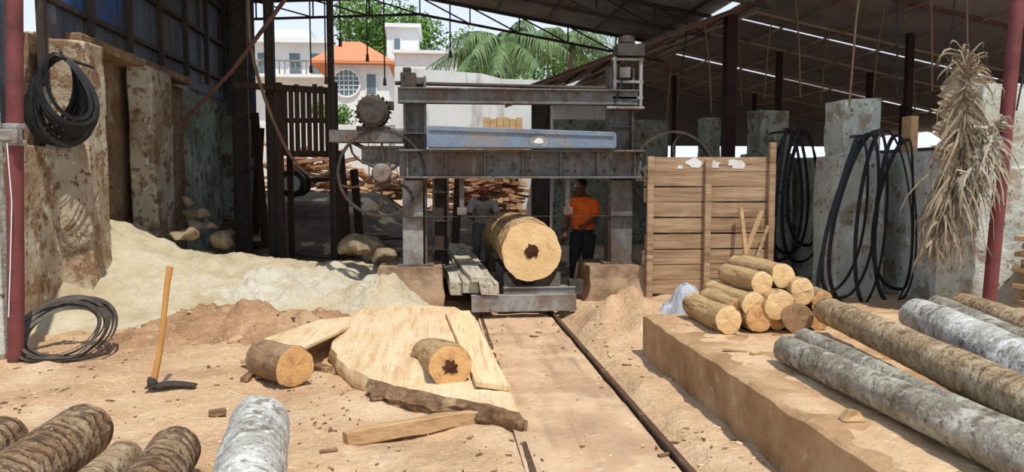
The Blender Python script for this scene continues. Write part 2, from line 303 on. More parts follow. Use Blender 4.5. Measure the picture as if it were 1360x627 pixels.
b=MB().grid(fr(.48,1.32,.05)+[1.32],fr(1,13.5,.06)+[13.5],lambda x,y:.012+.012*fb(x,y,2.2)+.007*fb(x,y,8))
struct(b.build('track_bed','track',angle=180),'worn dusty bed between the carriage rails','track bed')
for x,lb,dz in ((1.35,'long dark steel rail on the right edge of the track bed',-.008),(.52,'half buried steel rail on the left edge of the track bed',-.045)):
    r=root('rail',lb,'rail',(x,7,0),'carriage rails')
    b=MB(); b.rng(x-.018,x+.018,1.5,14,.045+dz,.06+dz); b.build('rail_head','rail',r,bevel=.002)
    b=MB(); b.rng(x-.008,x+.008,1.5,14,.0+dz,.046+dz); b.build('rail_web','rail',r)
    b=MB(); b.rng(x-.035,x+.035,1.5,14,-.03+dz,.006+dz); b.build('rail_foot','rail',r)
CR=[(-4.7,1.12),(-4.2,1.02),(-3.44,.68),(-2.4,.52),(-1.34,.48),(-.75,.36),(-.3,.18),(.1,-.06)]
def heap(x,y):
    c=lerp(CR,x); f0=8.1+.45*fb(x,0,.8)
    p=sm(f0,10.4,y)*(1-.75*sm(10.6,12.6,y)); 
    h=c*p-.035+.08*fb(x,y,1.8)*p+.04*fb(x,y,6)*p
    return h+.30*math.exp(-((x+.62)/.42)**2-((y-9.1)/.42)**2)*(1+.4*fb(x,y,4))*(1-sm(-.1,.1,x))
b=MB().grid(fr(-4.6,.1,.035)+[.1],fr(7.7,12.8,.035)+[12.8],heap)
tag(b.build('sawdust_heap','sawdust',org=(-2.3,10,0),angle=180),'long tan heap of sawdust sloping down from the left wall','sawdust','',kind='stuff')
def heap2(x,y):
    m=math.exp(-(abs((x+1.5)/1.5))**3-(abs((y-9.5)/.95))**3)
    return heap(x,y)-.07+.10*m+.09*fb(x,y,2.2,6)*(.3+m)+.05*fb(x,y,9,4)*m
b=MB().grid(fr(-3.8,.1,.035)+[.1],fr(8.2,11.3,.035)+[11.3],heap2)
tag(b.build('pale_sawdust','pale_dust',org=(-1.5,9.4,0),angle=180),'clumpy whitish sawdust spread over the front of the tan heap','sawdust','',kind='stuff')
def soilh(x,y):
    m=math.exp(-(abs((x+2.0)/1.25))**2.5-(abs((y-8.1)/.75))**2.5)
    return -.09+.28*m+.14*fb(x,y,1.9,5)*(.25+m)+.07*fb(x,y,8,3)*m
b=MB().grid(fr(-3.8,-.2,.035)+[-.2],fr(6.7,9.5,.035)+[9.5],soilh)
tag(b.build('soil_mound','soil',org=(-2,8.1,0),angle=180),'low reddish brown soil mound in front of the sawdust heap','soil','',kind='stuff')
def litter(n,seed,smin,smax,bigp,name,m,label,cat,th,clump):
    rnd=random.Random(seed); b=MB()
    for i in range(n):
        x=rnd.uniform(-3.9,1.8); y=2.8+rnd.random()**1.2*6
        if .60<x<1.25 and rnd.random()<.7: continue
        if noise.noise(V((x*1.1,y*1.1,seed*3)))*1.6+.3<rnd.random()*clump: continue
        s_=rnd.uniform(smax*.6,smax) if rnd.random()<bigp else rnd.uniform(smin,smax*.45)
        z=max(gh(x,y),soilh(x,y) if -3.8<x<-.2 and 6.7<y<9.5 else -1,.014 if .5<x<1.3 else -1)
        b.box((x,y,z+.003),(s_*rnd.uniform(1.2,2.8),s_*rnd.uniform(.5,1),.006+th*s_),Matrix.Rotation(rnd.uniform(0,3.14),3,'Z')@Matrix.Rotation(rnd.uniform(-.4,.4),3,'X'))
    tag(b.build(name,m,org=(0,6,0)),label,cat,'',kind='stuff')
litter(6500,1,.005,.032,.05,'wood_chips','chip','pale wood chips scattered over the sunlit sand','wood chips',.2,1.)
litter(2600,2,.005,.04,.05,'bark_crumbs','bark_dark','dark bark crumbs scattered over the sand','bark crumbs',.3,1.2)
b=MB(); rings=[]
for i in range(90):
    y=.8+(6.42-.8)*i/89
    poly=[(1.83,-.1),(1.825,.05),(1.82,.18),(1.82,.30),(1.82,.385),(1.84,.40),(5.9,.40),(5.9,-.1)]
    rings.append([V((x,y,z))+(noise.noise_vector(V((z*2,y*5,z*7)))*.016 if x<2 else V((0,0,0))) for x,z in poly])
b.loft(rings); struct(b.build('platform','ledge',angle=40),'straight stained masonry platform carrying the logs on the right, shade put into its face colour','platform')
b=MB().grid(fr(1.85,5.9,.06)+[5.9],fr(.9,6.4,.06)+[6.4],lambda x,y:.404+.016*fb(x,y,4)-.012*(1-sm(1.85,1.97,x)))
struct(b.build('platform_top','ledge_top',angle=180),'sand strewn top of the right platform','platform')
# ------------------------------------------------------------------ left walls
def pillar(x0,x1,y0,y1,z1,m,label,z0=-.05,bev=.03,step=None):
    b=MB(); rings=[]; zs=[z0+(z1-z0)*k/22 for k in range(23)]
    if step: zs=sorted(zs+[step-.005,step+.005])
    for z in zs:
        ex=.10 if step and z<step else 0
        a,b_,c,d=x0-ex,x1+ex*.6,y0-ex,y1+ex*.3
        pts=[(a,c),((a+b_)/2,c),(b_,c),(b_,(c+d)/2),(b_,d),((a+b_)/2,d),(a,d),(a,(c+d)/2)]
        rings.append([V((px,py,z))+noise.noise_vector(V((px*1.7,py*1.7,z*2.3)))*.03+noise.noise_vector(V((px*5,py*5,z*6)))*.012 for px,py in pts])
    b.loft(rings); return struct(b.build('wall_pillar',m,bevel=bev if not step else .012),label,'pillar')
def fpil(pxl,pxr,pyt,Y,side_px,m,label,dep=.6,step=None):
    a=atY(pxl,pyt,Y); c=atY(pxr,pyt,Y)
    y1=atX(side_px,237,c.x).y if side_px else Y+dep
    return pillar(a.x,c.x,Y,y1,a.z,m,label,step=step)
wx=atY(112,50,9.0).x
fpil(52,110,50,9.0,146,'wall_tan','peeling pillar behind the black belt coil')
fpil(166,200,86,11.4,232,'wall_tan','brown peeling pillar, second along the left wall')
fpil(222,250,112,14.2,300,'wall_green','greenish stained pillar at the far end of the left wall')
struct(MB().rng(wx-1.2,wx-.62,9.05,17,-.05,3.22).build('wall_left','wall_brown'),'peeling brown wall between the left pillars','wall')
struct(MB().rng(wx-1.0,wx-.34,7.35,9.05,-.05,1.95).build('wall_left_low','wall_tan',bevel=.02),'low tan wall before the first left pillar','wall')
struct(MB().rng(wx-.9,wx-.25,9.5,13.6,3.2,3.32).build('trim_1','wall_brown',bevel=.02),'ledge along the top of the left wall','ledge')
def corr(b,p0,u,w,nu,depth,nrm,wl):
    W=w.length; n=max(4,int(W/wl*6)); vs=[]
    for i in range(n+1):
        q=p0+w*(i/n)+nrm*depth*math.sin(2*math.pi*(W*i/n)/wl)
        for k in range(nu+1): vs.append(q+u*(k/nu))
    fs=[[i*(nu+1)+k,(i+1)*(nu+1)+k,(i+1)*(nu+1)+k+1,i*(nu+1)+k+1] for i in range(n) for k in range(nu)]
    return b.add(vs,fs)
cxw=wx-.42
b=corr(MB(),V((cxw,9.0,3.2)),V((0,0,2.2)),V((0,8.1,0)),3,.010,V((1,0,0)),.28); corr(b,V((cxw-.4,6.5,1.9)),V((0,0,3.5)),V((0,2.6,0)),3,.010,V((1,0,0)),.28)
struct(b.build('wall_cladding','cladding',angle=80),'blue grey metal sheet cladding above the left wall','cladding')
b=corr(MB(),V((cxw+.035,9.2,3.55)),V((0,0,1.4)),V((0,2.3,0)),2,.008,V((1,0,0)),.2)
struct(b.build('wall_panel','clad_blue',angle=80),'blue sheet panel on the left cladding','cladding')
for z in (3.55,4.25,4.95):
    b=MB().rng(cxw+.04,cxw+.10,6.5,17,z,z+.06); struct(b.build('cladding_rail','truss'),'horizontal steel rail across the left cladding','rail')
for y in (7.5,8.7,9.9,11.1,12.3,13.5,14.7,15.9):
    b=MB().rng(cxw+.06,cxw+.14,y,y+.07,2.6 if y<9 else 3.35,5.35); struct(b.build('cladding_stud','truss'),'upright steel stud on the left cladding','stud')
xa,xb=atY(240,237,16.3).x-.5,atY(342,237,16.3).x
struct(MB().rng(xa,xb,16.3,16.5,-.05,2.9).build('wall_rear_left','wall_green'),'stained wall closing the left rear corner','wall')
b=corr(MB(),V((xa,16.35,2.9)),V((0,0,2.6)),V((xb-xa,0,0)),2,.012,V((0,1,0)),.2); struct(b.build('wall_cladding','cladding',angle=80),'metal sheet above the left rear corner','cladding')
def post(name,label,cat,p0,p1,r,m):
    rt_=root(name,label,cat,p0)
    MB().tube([V(p0),V(p0).lerp(V(p1),.5),V(p1)],r,16).build('shaft',m,rt_)
    return rt_
p=atY(20,455,6.95); p.z=0; t_=atY(19,0,6.95); t_=p+(t_-p)*1.6; rp=post('pipe_post','weathered maroon steel post at the far left edge','post',p,t_,.066,'redpaint')
b=MB()
q1=p.lerp(t_,1.88/t_.z)
for z in (0,.14): b.lathe([(.09,0),(.09,.05)],16,c=(q1.x,q1.y,1.88+z))
b.box((q1.x+.0,p.y-.08,1.97),(.18,.08,.1)); b.box((q1.x+.07,p.y-.12,1.97),(.05,.05,.16))
b.build('clamp','steel_light',rp,bevel=.01)
MB().tube([(p.x+.08,p.y-.12,1.9),(p.x+.1,p.y-.13,1.4),(p.x+.05,p.y-.10,.9),(p.x,p.y-.08,.4)],.005,6).build('wire','white_paint',rp)
q=atZ(5,476,0)
b=MB().rng(q.x-.10,q.x+.05,q.y-.06,q.y+.06,0,2.75); tag(b.build('concrete_post','wall_white',org='base',bevel=.01),'narrow white post beside the maroon pipe post','post')
# ------------------------------------------------------------------ roofs
zr=lambda x: 5.62-.05*abs(x+.3) if x<-.3 else 5.62-.17*(x+.3)
b=MB()
for xa_,xb_ in ((-5.8,-.3),(-.3,5.2)):
    corr(b,V((xa_,8.8,zr(xa_))),V((xb_-xa_,0,zr(xb_)-zr(xa_))),V((0,8.3,0)),2,.018,V((0,0,1)),.11)
struct(b.build('ceiling','roof',angle=80),'corrugated metal roof over the band saw','roof')
def truss(y,m):
    b=MB(); xs=[-5,-3.8,-2.6,-1.4,-.3,.8,1.9,3.0,4.1,5.2]
    top=[V((x,y,zr(x)-.05)) for x in xs]; bot=[V((x,y,zr(x)-.42)) for x in xs]
    for i in range(len(xs)-1):
        b.bar(top[i],top[i+1],.06,.06); b.bar(bot[i],bot[i+1],.05,.05); b.bar(top[i],bot[i+1],.03,.03); b.bar(bot[i],top[i],.03,.03)
    return struct(b.build('roof_truss',m),'steel roof truss under the corrugated roof','truss')
for y in (9,11.5,14,17.0): truss(y,'truss')
for x in (-4.2,-3,-1.9,-.9,.3,1.4,2.5,3.6,4.8):
    struct(MB().bar((x,8.8,zr(x)-.02),(x,17.1,zr(x)-.02),.05,.06).build('roof_purlin','truss'),'roof purlin running back under the sheets','purlin')
z2=lambda x: 3.1+(x-1.46)*.38
z3=lambda x: z2(6.56)-(x-6.56)*.2
def slope(b,xa,xb,y0,y1): corr(b,V((xa,y0,z2(xa))),V((xb-xa,0,z2(xb)-z2(xa))),V((0,y1-y0,0)),2,.018,V((0,0,1)),.11)
b=MB(); slope(b,1.46,3.3,12.6,15.2); slope(b,3.3,6.56,12.6,20.4); slope(b,3.3,6.56,20.6,26); slope(b,5.0,6.56,6.3,12.6)  # slots between the sheets added to let daylight into the shed
for ya,yb in ((6.3,15.9),(16.0,20.4),(20.6,26)): corr(b,V((6.56,ya,z2(6.56))),V((9.5,0,-1.9)),V((0,yb-ya,0)),3,.018,V((0,0,1)),.11)
struct(b.build('ceiling_right','roof_dark',angle=80),'corrugated underside of the right hand shed roof','roof')
for i,y in enumerate([12.6,15.1,17.5,20,23,25.8]):
    xl=1.4 if y<15.3 else 3.2
    b=MB().bar((xl,y,z2(xl)-.05),(6.56,y,z2(6.56)-.05),.04,.05); b.bar((6.56,y,z2(6.56)-.05),(16,y,z2(6.56)-1.94),.04,.05)
    struct(b.build('roof_rafter','rust' if i<1 else 'rafter'),'rafter under the right hand roof','rafter')
for x in (7.4,8.4,9.6,11,12.5,14):
    z=z3(x)-.06
    struct(MB().bar((x,6.3,z),(x,26,z),.03,.04).build('roof_purlin','rafter'),'purlin under the right hand roof','purlin')
for i in range(9):
    x=1.6+i*.52
    struct(MB().bar((x,12.6,z2(x)-.03),(x,15.2 if x<3.3 else 26,z2(x)-.03),.03,.04).build('roof_purlin','rust' if x<4 else 'rafter'),'rusty purlin under the right hand roof','purlin')
struct(MB().rng(4.5,16,26,26.2,0,2.35).build('wall_back','shed_dark'),'far wall added to keep the right hand shed dark','wall')  # far walls added so the end of the shed stays dark
b=MB().rng(4.5,16,26,26.1,2.75,5.2); struct(b.build('wall_back_upper','shed_dark'),'upper far wall added to keep the right hand shed dark','wall')  # open gap below it added to let some daylight in
struct(MB().rng(15.8,16,6,26,0,2.6).build('wall_far_right','shed_dark'),'far side wall added to keep the right hand shed dark','wall')
for k,(x,y) in enumerate(((8.2,17.5),(10.5,17.5),(7.4,23),(10,23),(13,20),(9.2,14))):
    struct(MB().rng(x-.06,x+.06,y-.06,y+.06,0,z3(x)-.1).build('shed_post','rust_dark'),'post deep inside the right hand shed','post')
b=MB().rng(atY(735,237,17.8).x,5.6,17.8,18,-.05,3.0); struct(b.build('wall_middle','wall_green'),'mottled wall seen behind the saw','wall')
fpil(1121,1170,130,9.0,None,'wall_white','white peeling pillar with black bands hung on it',.45,1.9)
fpil(1308,1372,110,7.1,None,'wall_white','white peeling pillar behind the leaning maroon post',.45,1.7)
fpil(1010,1048,145,11.7,None,'wall_green','greenish white pillar behind the plank screen',.5,2.0)
fpil(938,958,155,14.6,None,'wall_green','farthest pale pillar along the right wall',.5,2.0)
WX=atY(1172,237,9.0).x+.28
struct(MB().rng(WX,WX+.16,7.2,17,-.05,1.93).build('wall_right','wall_white'),'low peeling wall between the right pillars','wall')
a_=atY(1313,404,6.3); c_=atY(1352,0,6.3); a_.z=.40; c_=a_+(c_-a_)*1.8
rp=post('pipe_post','leaning weathered maroon post in front of the right pillar','post',a_,c_,.058,'redpaint')
MB().tube([a_.lerp(c_,.62)+V((.08,-.06,0)),a_.lerp(c_,.5)+V((.10,-.08,0)),a_.lerp(c_,.36)+V((.02,-.08,0))],.008,6).build('wire','rubber',rp)
P=atY(966,237,13.2)
tag(MB().rng(P.x-.10,P.x+.10,13.1,13.3,0,z2(P.x)-.05).build('roof_post','rust_dark',org='base',bevel=.01),'tall dark maroon roof post rising behind the plank screen','post')
for px,Y,w,lb in ((362,13.4,.16,'dark steel roof post left of the slatted cabin'),(442,13.0,.10,'slim dark post on the right of the slatted cabin'),(322,14.6,.3,'broad dark roof post against the far left wall'),(718,14.8,.36,'dark post below the low corner of the right hand roof')):
    P=atY(px,237,Y); z1=z2(P.x)-.06 if px==718 else 5.35
    r=root('roof_post',lb,'post',(P.x,Y,0)); b=MB()
    b.rng(P.x-w/2,P.x+w/2,Y-.01,Y+.01,0,z1); b.rng(P.x-w/2,P.x-w/2+.02,Y-.06,Y+.06,0,z1); b.rng(P.x+w/2-.02,P.x+w/2,Y-.06,Y+.06,0,z1); b.build('shaft','steel_dark',r)
    MB().rng(P.x-w*.8,P.x+w*.8,Y-.12,Y+.12,-.03,.03).build('base_plate','steel_dark',r)
# ------------------------------------------------------------------ band saw
SY=9.6
sw=root('band_saw','large grey gantry band saw spanning the carriage track','saw',(.9,SY,.5))
def hcol(x0,x1,y,z0,z1,name='column',m='steel'):
    b=MB(); d=.13
    b.rng(x0,x0+.03,y-d,y+d,z0,z1); b.rng(x1-.03,x1,y-d,y+d,z0,z1); b.rng(x0,x1,y-.015,y+.015,z0,z1)
    for k in range(5):
        z=z0+(z1-z0)*(k+.5)/5; b.rng(x0+.03,x1-.03,y-d+.02,y+d-.02,z,z+.015)
    b.rng(x0-.08,x1+.08,y-d-.06,y+d+.06,z0,z0+.03)
    return b.build(name,m,sw,bevel=.004)
lx0=atY(537,237,SY).x; lx1=atY(567,237,SY).x; rx0=atY(806,237,SY).x; rx1=atY(838,237,SY).x
hcol(lx0,lx1,SY,.5,2.86); hcol(rx0,rx1,SY,.5,3.0)
MB().rng(lx0-.02,lx1-.05,SY-.17,SY-.135,.53,1.58).build('face_plate','steel_light',sw,bevel=.004)
MB().rng(rx0+.02,rx1-.02,SY-.17,SY-.135,.53,1.58).build('face_plate','steel',sw,bevel=.004)
hcol(atY(574,237,10.6).x,atY(596,237,10.6).x,10.6,.0,2.0,'standin_column','steel_dark'); hcol(atY(812,237,10.6).x,atY(832,237,10.6).x,10.6,.0,2.0,'standin_column','steel_dark')  # added columns; the left one fills in for what looked like a person's legs
b=MB(); bx0,bx1=lx0-.05,rx1+.08; y0,y1=SY-.36,SY-.14
b.rng(bx0,bx1,y1-.08,y1-.06,1.61,1.95); b.rng(bx0,bx1,y0,y1,1.93,1.955); b.rng(bx0,bx1,y0,y1,1.60,1.625)
mb_=b.build('main_beam','steel',sw,bevel=.004)
for k in range(7):
    x=bx0+.1+(bx1-bx0-.2)*k/6
    MB().rng(x-.01,x+.01,y0+.09,y1-.08,1.625,1.93).build('stiffener','steel',mb_)
    for zz in (1.7,1.86): MB().lathe([(.016,0),(.016,.012)],6,Matrix.Rotation(R(90),3,'X'),(x+.09,y1-.08,zz)).build('bolt','steel_dark',mb_)
g0=atY(567,237,9.3).x; g1=atY(815,237,9.3).x
b=MB().prism([(g0+.02,1.965),(g1-.02,1.965),(g1,2.0),(g1,2.14),(g1-.03,2.17),(g0+.02,2.235),(g0,2.21),(g0,2.0)],'y',9.16,9.36)
gd=b.build('blade_guard','guard_blue',sw,bevel=.008)
MB().bar((g0+.03,9.15,2.19),(g1-.04,9.15,2.125),.02,.02).build('guard_rib','guard_blue',gd); MB().bar((g0+.03,9.15,1.99),(g1-.04,9.15,1.99),.02,.02).build('guard_rib','guard_blue',gd)
ex=atY(716,186,9.15)
b=MB().prism([(ex.x-.11,ex.z-.06),(ex.x+.10,ex.z-.07),(ex.x+.12,ex.z-.01),(ex.x+.04,ex.z+.055),(ex.x-.05,ex.z+.05),(ex.x-.12,ex.z+.0)],'y',9.15,9.158); b.build('emblem','steel_light',gd)
b=MB().prism([(ex.x-.07,ex.z-.03),(ex.x-.01,ex.z-.045),(ex.x+.06,ex.z-.035),(ex.x+.04,ex.z+.01),(ex.x-.0,ex.z+.03),(ex.x-.04,ex.z+.015)],'y',9.145,9.151); b.build('emblem_mark','paper',gd)
b=MB()
b.rng(lx0-.06,rx1+.02,SY-.2,SY-.18,2.53,2.7); b.rng(lx0-.06,rx1+.02,SY-.26,SY-.1,2.69,2.71); b.rng(lx0-.06,rx1+.02,SY-.26,SY-.1,2.52,2.54)
b.build('top_beam','steel',sw,bevel=.004)
MB().tube([(lx0-.1,SY-.05,2.78),(rx1+.1,SY-.05,2.74)],.025,10).build('tie_rod','steel_dark',sw)
b=MB().rng(lx0-.03,lx0+.16,SY-.15,SY+.1,2.72,2.9); b.rng(lx0,lx0+.1,SY-.1,SY+.05,2.9,2.97); b.build('column_cap','steel_dark',sw,bevel=.01)
b=MB(); h0=atY(812,100,SY).x; h1=atY(846,100,SY).x
for x in (h0,h1): b.rng(x-.02,x+.02,SY-.2,SY-.15,2.5,3.12)
for z in (2.6,2.8,3.08): b.rng(h0-.03,h1+.03,SY-.2,SY-.1,z,z+.03)
b.rng(h0-.12,h1+.02,SY-.3,SY,2.47,2.5); b.build('lift_frame','steel_light',sw,bevel=.003)
b=MB().rng(h0+.02,h1+.03,SY-.25,SY+.02,3.13,3.28); b.lathe([(.09,0),(.11,.03),(.1,.1),(.05,.12)],16,c=((h0+h1)/2,SY-.1,3.28)); b.tube([((h0+h1)/2,SY-.1,2.5),((h0+h1)/2,SY-.1,3.2)],.022,8)
b.build('lift_gear','steel_dark',sw,bevel=.006)
b=MB().rng(h0+.05,h0+.19,SY-.24,SY-.18,2.86,2.99); b.build('switch_box','steel',sw,bevel=.006)
MB().tube([(h0+.1,SY-.2,2.86),(h0+.02,SY-.22,2.6),(rx0-.05,SY-.25,2.3),(rx0-.02,SY-.22,1.95)],.012,6).build('cable','rubber',sw)
WR=.535
def bandwheel(cx,y,cz,m='steel_dark'):
    rx=Matrix.Rotation(R(90),3,'X'); b=MB()
    b.lathe([(WR-.024,-.05),(WR,-.05),(WR,.05),(WR-.024,.05),(WR-.024,-.05)],56,rx,(cx,y,cz))
    b.f=b.f[:-2]
    w=b.build('band_wheel',m,sw)
    b=MB().lathe([(.05,-.11),(.10,-.11),(.12,-.06),(.12,.06),(.1,.1)],24,rx,(cx,y,cz)); b.build('hub','steel_light',w)
    for k in range(6):
        a=k*math.pi/3+.3; pts=[]
        for t in range(6):
            rr=.10+(WR-.12)*t/5; aa=a+.22*math.sin(t/5*math.pi); pts.append((cx+rr*math.cos(aa),y,cz+rr*math.sin(aa)))
        MB().tube(pts,[.02,.018,.016,.014,.014,.016],8).build('spoke',m,w)
    return w
WL=atY(507,231,9.4); WRc=atY(893,231,9.4); cz=1.665
bandwheel(WL.x,9.4,cz); bandwheel(WRc.x,9.4,cz)
pts=[]
for k in range(25): a=math.pi/2+math.pi*k/24; pts.append((WL.x+(WR+.004)*math.cos(a),9.4,cz+(WR+.004)*math.sin(a)))
for k in range(25): a=-math.pi/2+math.pi*k/24; pts.append((WRc.x+(WR+.004)*math.cos(a),9.4,cz+(WR+.004)*math.sin(a)))
MB().strip(pts,(0,1,0),.09,.004).build('saw_blade','steel_dark',sw)
b=MB()
b.rng(WL.x-.25,lx0+.02,SY-.12,SY+.06,1.78,1.98); b.rng(WL.x-.1,WL.x+.1,SY-.13,SY+.02,1.5,1.8); b.tube([(WL.x,9.3,cz),(WL.x,9.75,cz)],.045,12)
b.rng(WL.x-.28,lx0,SY-.16,SY+.1,1.97,2.0); b.build('bearing_bracket','steel',sw,bevel=.008)
b=MB().rng(rx1-.02,WRc.x+.15,SY-.1,SY+.06,1.56,1.76); b.tube([(WRc.x,9.3,cz),(WRc.x,9.75,cz)],.045,12); b.build('bearing_bracket','steel',sw,bevel=.008)
mc=atY(496,149,9.5); rx=Matrix.Rotation(R(90),3,'X')
b=MB().lathe([(.03,-.24),(.12,-.235),(.185,-.2),(.19,-.16),(.19,.2),(.15,.24),(.03,.25)],28,rx,(mc.x,mc.y,mc.z)); mo=b.build('motor','steel_dark',sw)
for k in range(20):
    a=2*math.pi*k/20; MB().box((mc.x+.2*math.cos(a),mc.y,mc.z+.2*math.sin(a)),(.035,.32,.008),Matrix.Rotation(-a,3,'Y')).build('cooling_fin','steel_dark',mo)
MB().box((mc.x+.2,mc.y,mc.z+.08),(.1,.14,.1)).build('terminal_box','steel_dark',mo,bevel=.01)
MB().rng(mc.x-.2,mc.x+.2,mc.y-.14,mc.y+.14,mc.z-.24,mc.z-.18).build('motor_foot','steel_dark',mo,bevel=.006)
m0=atY(440,237,9.5).x
b=MB().rng(m0,lx0,9.36,9.38,2.04,2.19); b.rng(m0,lx0,9.36,9.66,2.17,2.19); b.rng(m0,lx0,9.64,9.66,2.04,2.19)
b.bar((m0+.25,9.6,2.05),(lx0,9.6,1.75),.05,.05); b.build('motor_shelf','steel',sw,bevel=.004)
pts=[]
for k in range(13): a=math.pi*k/12; pts.append((mc.x+.09*math.cos(a),9.72,mc.z+.09*math.sin(a)))
for k in range(13): a=math.pi+math.pi*k/12; pts.append((WL.x+.18*math.cos(a),9.72,cz+.18*math.sin(a)))
MB().strip(pts,(0,1,0),.06,.008).build('drive_belt','rubber',sw)
for x in (.33,1.66):
    b=MB().rng(x-.03,x+.03,9.36,9.42,1.2,1.62); b.rng(x-.06,x+.06,9.32,9.47,1.15,1.24); b.build('blade_guide','steel',sw,bevel=.005)
for x0,x1,lb in ((-.70,.08,'low dusty brick pedestal under the left saw column'),(1.93,2.62,'low dusty brick pedestal under the right saw column')):
    b=MB(); rings=[]
    for k in range(11):
        z=-.05+.55*k/10; e=.10*(1-k/10)**1.5
        P_=[]
        cs=[(x0-e,9.28-e),(x1+e*.3,9.28-e),(x1+e*.3,10.1),(x0-e,10.1)]
        for (xa_,ya_),(xb_,yb_) in zip(cs,cs[1:]+cs[:1]):
            for t in range(8): P_.append(V((xa_+(xb_-xa_)*t/8,ya_+(yb_-ya_)*t/8,z)))
        rings.append([p+noise.noise_vector(p*5)*.06*(1 if 0<k<10 else .2) for p in P_])
    b.loft(rings)
    tag(b.build('brick_pedestal','brick',org='base',angle=60),lb,'pedestal')
# ------------------------------------------------------------------ carriage
cr=root('log_carriage','grey steel log carriage on rails under the big log','carriage',(.94,10.2,0))
b=MB(); X0,X1=.40,1.60
b.rng(X0,X1,8.42,8.44,.1,.27); b.rng(X0,X1,8.42,8.54,.255,.275); b.rng(X0,X1,8.42,8.54,.09,.11); b.build('end_beam','steel_light',cr,bevel=.004)
MB().rng(X0,X1,12.0,12.12,.1,.27).build('end_beam','steel',cr,bevel=.004)
for x in (.55,1.3): MB().rng(x-.05,x+.05,8.54,12.0,.12,.26).build('side_beam','steel_light',cr,bevel=.004)
for y in (8.66,9.8,10.9,11.8):
    b=MB().rng(.78,1.62,y-.06,y+.06,.262,.34); b.rng(.78,1.62,y-.08,y+.08,.33,.345); b.build('bolster','steel_light' if y<9 else 'steel',cr,bevel=.004)
    for x in (.86,1.38):
        b=MB().prism([(x-.07,.345),(x+.07,.345),(x+.07 if x>1 else x-.04,.50),(x+.03 if x>1 else x-.07,.50)],'y',y-.04,y+.04); b.build('log_chock','steel',cr,bevel=.004)
for x in (.52,1.34):
    for y in (8.75,11.7):
        b=MB().lathe([(.05,-.05),(.105,-.05),(.11,-.035),(.085,-.03),(.08,.05),(.03,.05)],24,Matrix.Rotation(R(90),3,'Y'),(x,y,.15)); b.build('carriage_wheel','steel_dark',cr)
b=MB().rng(1.55,1.72,8.6,8.75,.27,.42); b.tube([(1.62,8.66,.4),(1.66,8.66,.62)],.018,8); b.rng(1.5,1.7,8.55,8.8,.25,.275); b.build('clamp_lever','steel_dark',cr,bevel=.005)
# ------------------------------------------------------------------ logs
def log(name,label,p0,p1,r0,r1,bark,end,group=None,cat='log',n=36,bump=.04,seed=0,oval=0,hole=0,nl=None,lump=0,rings_=0,bnd=None):
    p0,p1=V(p0),V(p1); d=p1-p0; L=d.length; q=V((0,0,1)).rotation_difference(d.normalized())
    o=root(name,label,cat,p0,group); o.rotation_mode='QUATERNION'; o.rotation_quaternion=q
    nl=nl or max(8,int(L/(.03 if rings_ else .06)))
    def rad(a,t):
        r=r0+(r1-r0)*t
        k=1+bump*noise.fractal(V((math.cos(a)*1.5+seed*3.1,math.sin(a)*1.5,t*L*2.6)),1,2,5)+oval*math.cos(2*a+seed)+lump*noise.noise(V((seed,t*L*1.5,math.cos(a))))
        k+=.045*noise.noise(V((seed*2.2,t*L*1.1,1)))
        if rings_:
            ph=t*L*9+.9*noise.noise(V((math.cos(a)+seed,math.sin(a),t*L*1.5)))+1.2*noise.noise(V((seed,t*L*1.2,0)))
            k-=rings_*max(0,math.sin(ph*2*math.pi*.9))**5*(.5+.5*noise.noise(V((seed+9,t*L*2,math.cos(a)))))
        return r*k
    def bend(t): 
        s=r0*math.sin(math.pi*t)*(bnd if bnd is not None else (.25 if lump else .14)); return V((s*math.cos(seed*2),s*math.sin(seed*2),0))
    rings=[[V((rad(2*math.pi*j/n,i/nl)*math.cos(2*math.pi*j/n),rad(2*math.pi*j/n,i/nl)*math.sin(2*math.pi*j/n),L*i/nl))+bend(i/nl) for j in range(n)] for i in range(nl+1)]
    b=MB().loft(rings); b.f=b.f[:-2]; b.build('bark',bark,o,local=True,angle=60)
    for t,sg in ((0,-1),(1,1)):
        b=MB(); vs=[V((0,0,L*t+sg*.004))]
        nr=5
        for k in range(1,nr+1):
            for j in range(n):
                a=2*math.pi*j/n; r=rad(a,t)*k/nr*(.995); vs.append(V((r*math.cos(a),r*math.sin(a),L*t+sg*(.004 if k<nr else .0)+.008*noise.noise(V((r*9,a,seed))))))
        fs=[[0,1+j,1+(j+1)%n] for j in range(n)]
        for k in range(nr-1):
            for j in range(n): fs.append([1+k*n+j,1+k*n+(j+1)%n,1+(k+1)*n+(j+1)%n,1+(k+1)*n+j])
        b.add(vs,fs); e=b.build('cut_end',end,o,local=True,angle=60)
        if hole and t==0:
            m=20; hb=MB(); pts=[]
            for j in range(m):
                a=2*math.pi*j/m; r=hole*(1+.7*noise.noise(V((math.cos(a)*2,math.sin(a)*2,seed+5)))+.25*noise.noise(V((math.cos(a)*6,math.sin(a)*6,seed)))); pts.append(V((r*math.cos(a)*1.15,r*math.sin(a),-.014)))
            hb.add([V((hole*.1,0,-.014))]+pts,[[0,1+j,1+(j+1)%m] for j in range(m)]); hb.build('heart_rot','heart',e,local=True)
    return o
f_=atY(705,335,8.6)
log('sawn_log','huge yellow log with rotten heart clamped on the saw carriage',(f_.x,8.55,.765),(f_.x-.02,11.6,.765),.355,.335,'bark_yellow','log_end',None,bump=.08,seed=3,hole=.075)
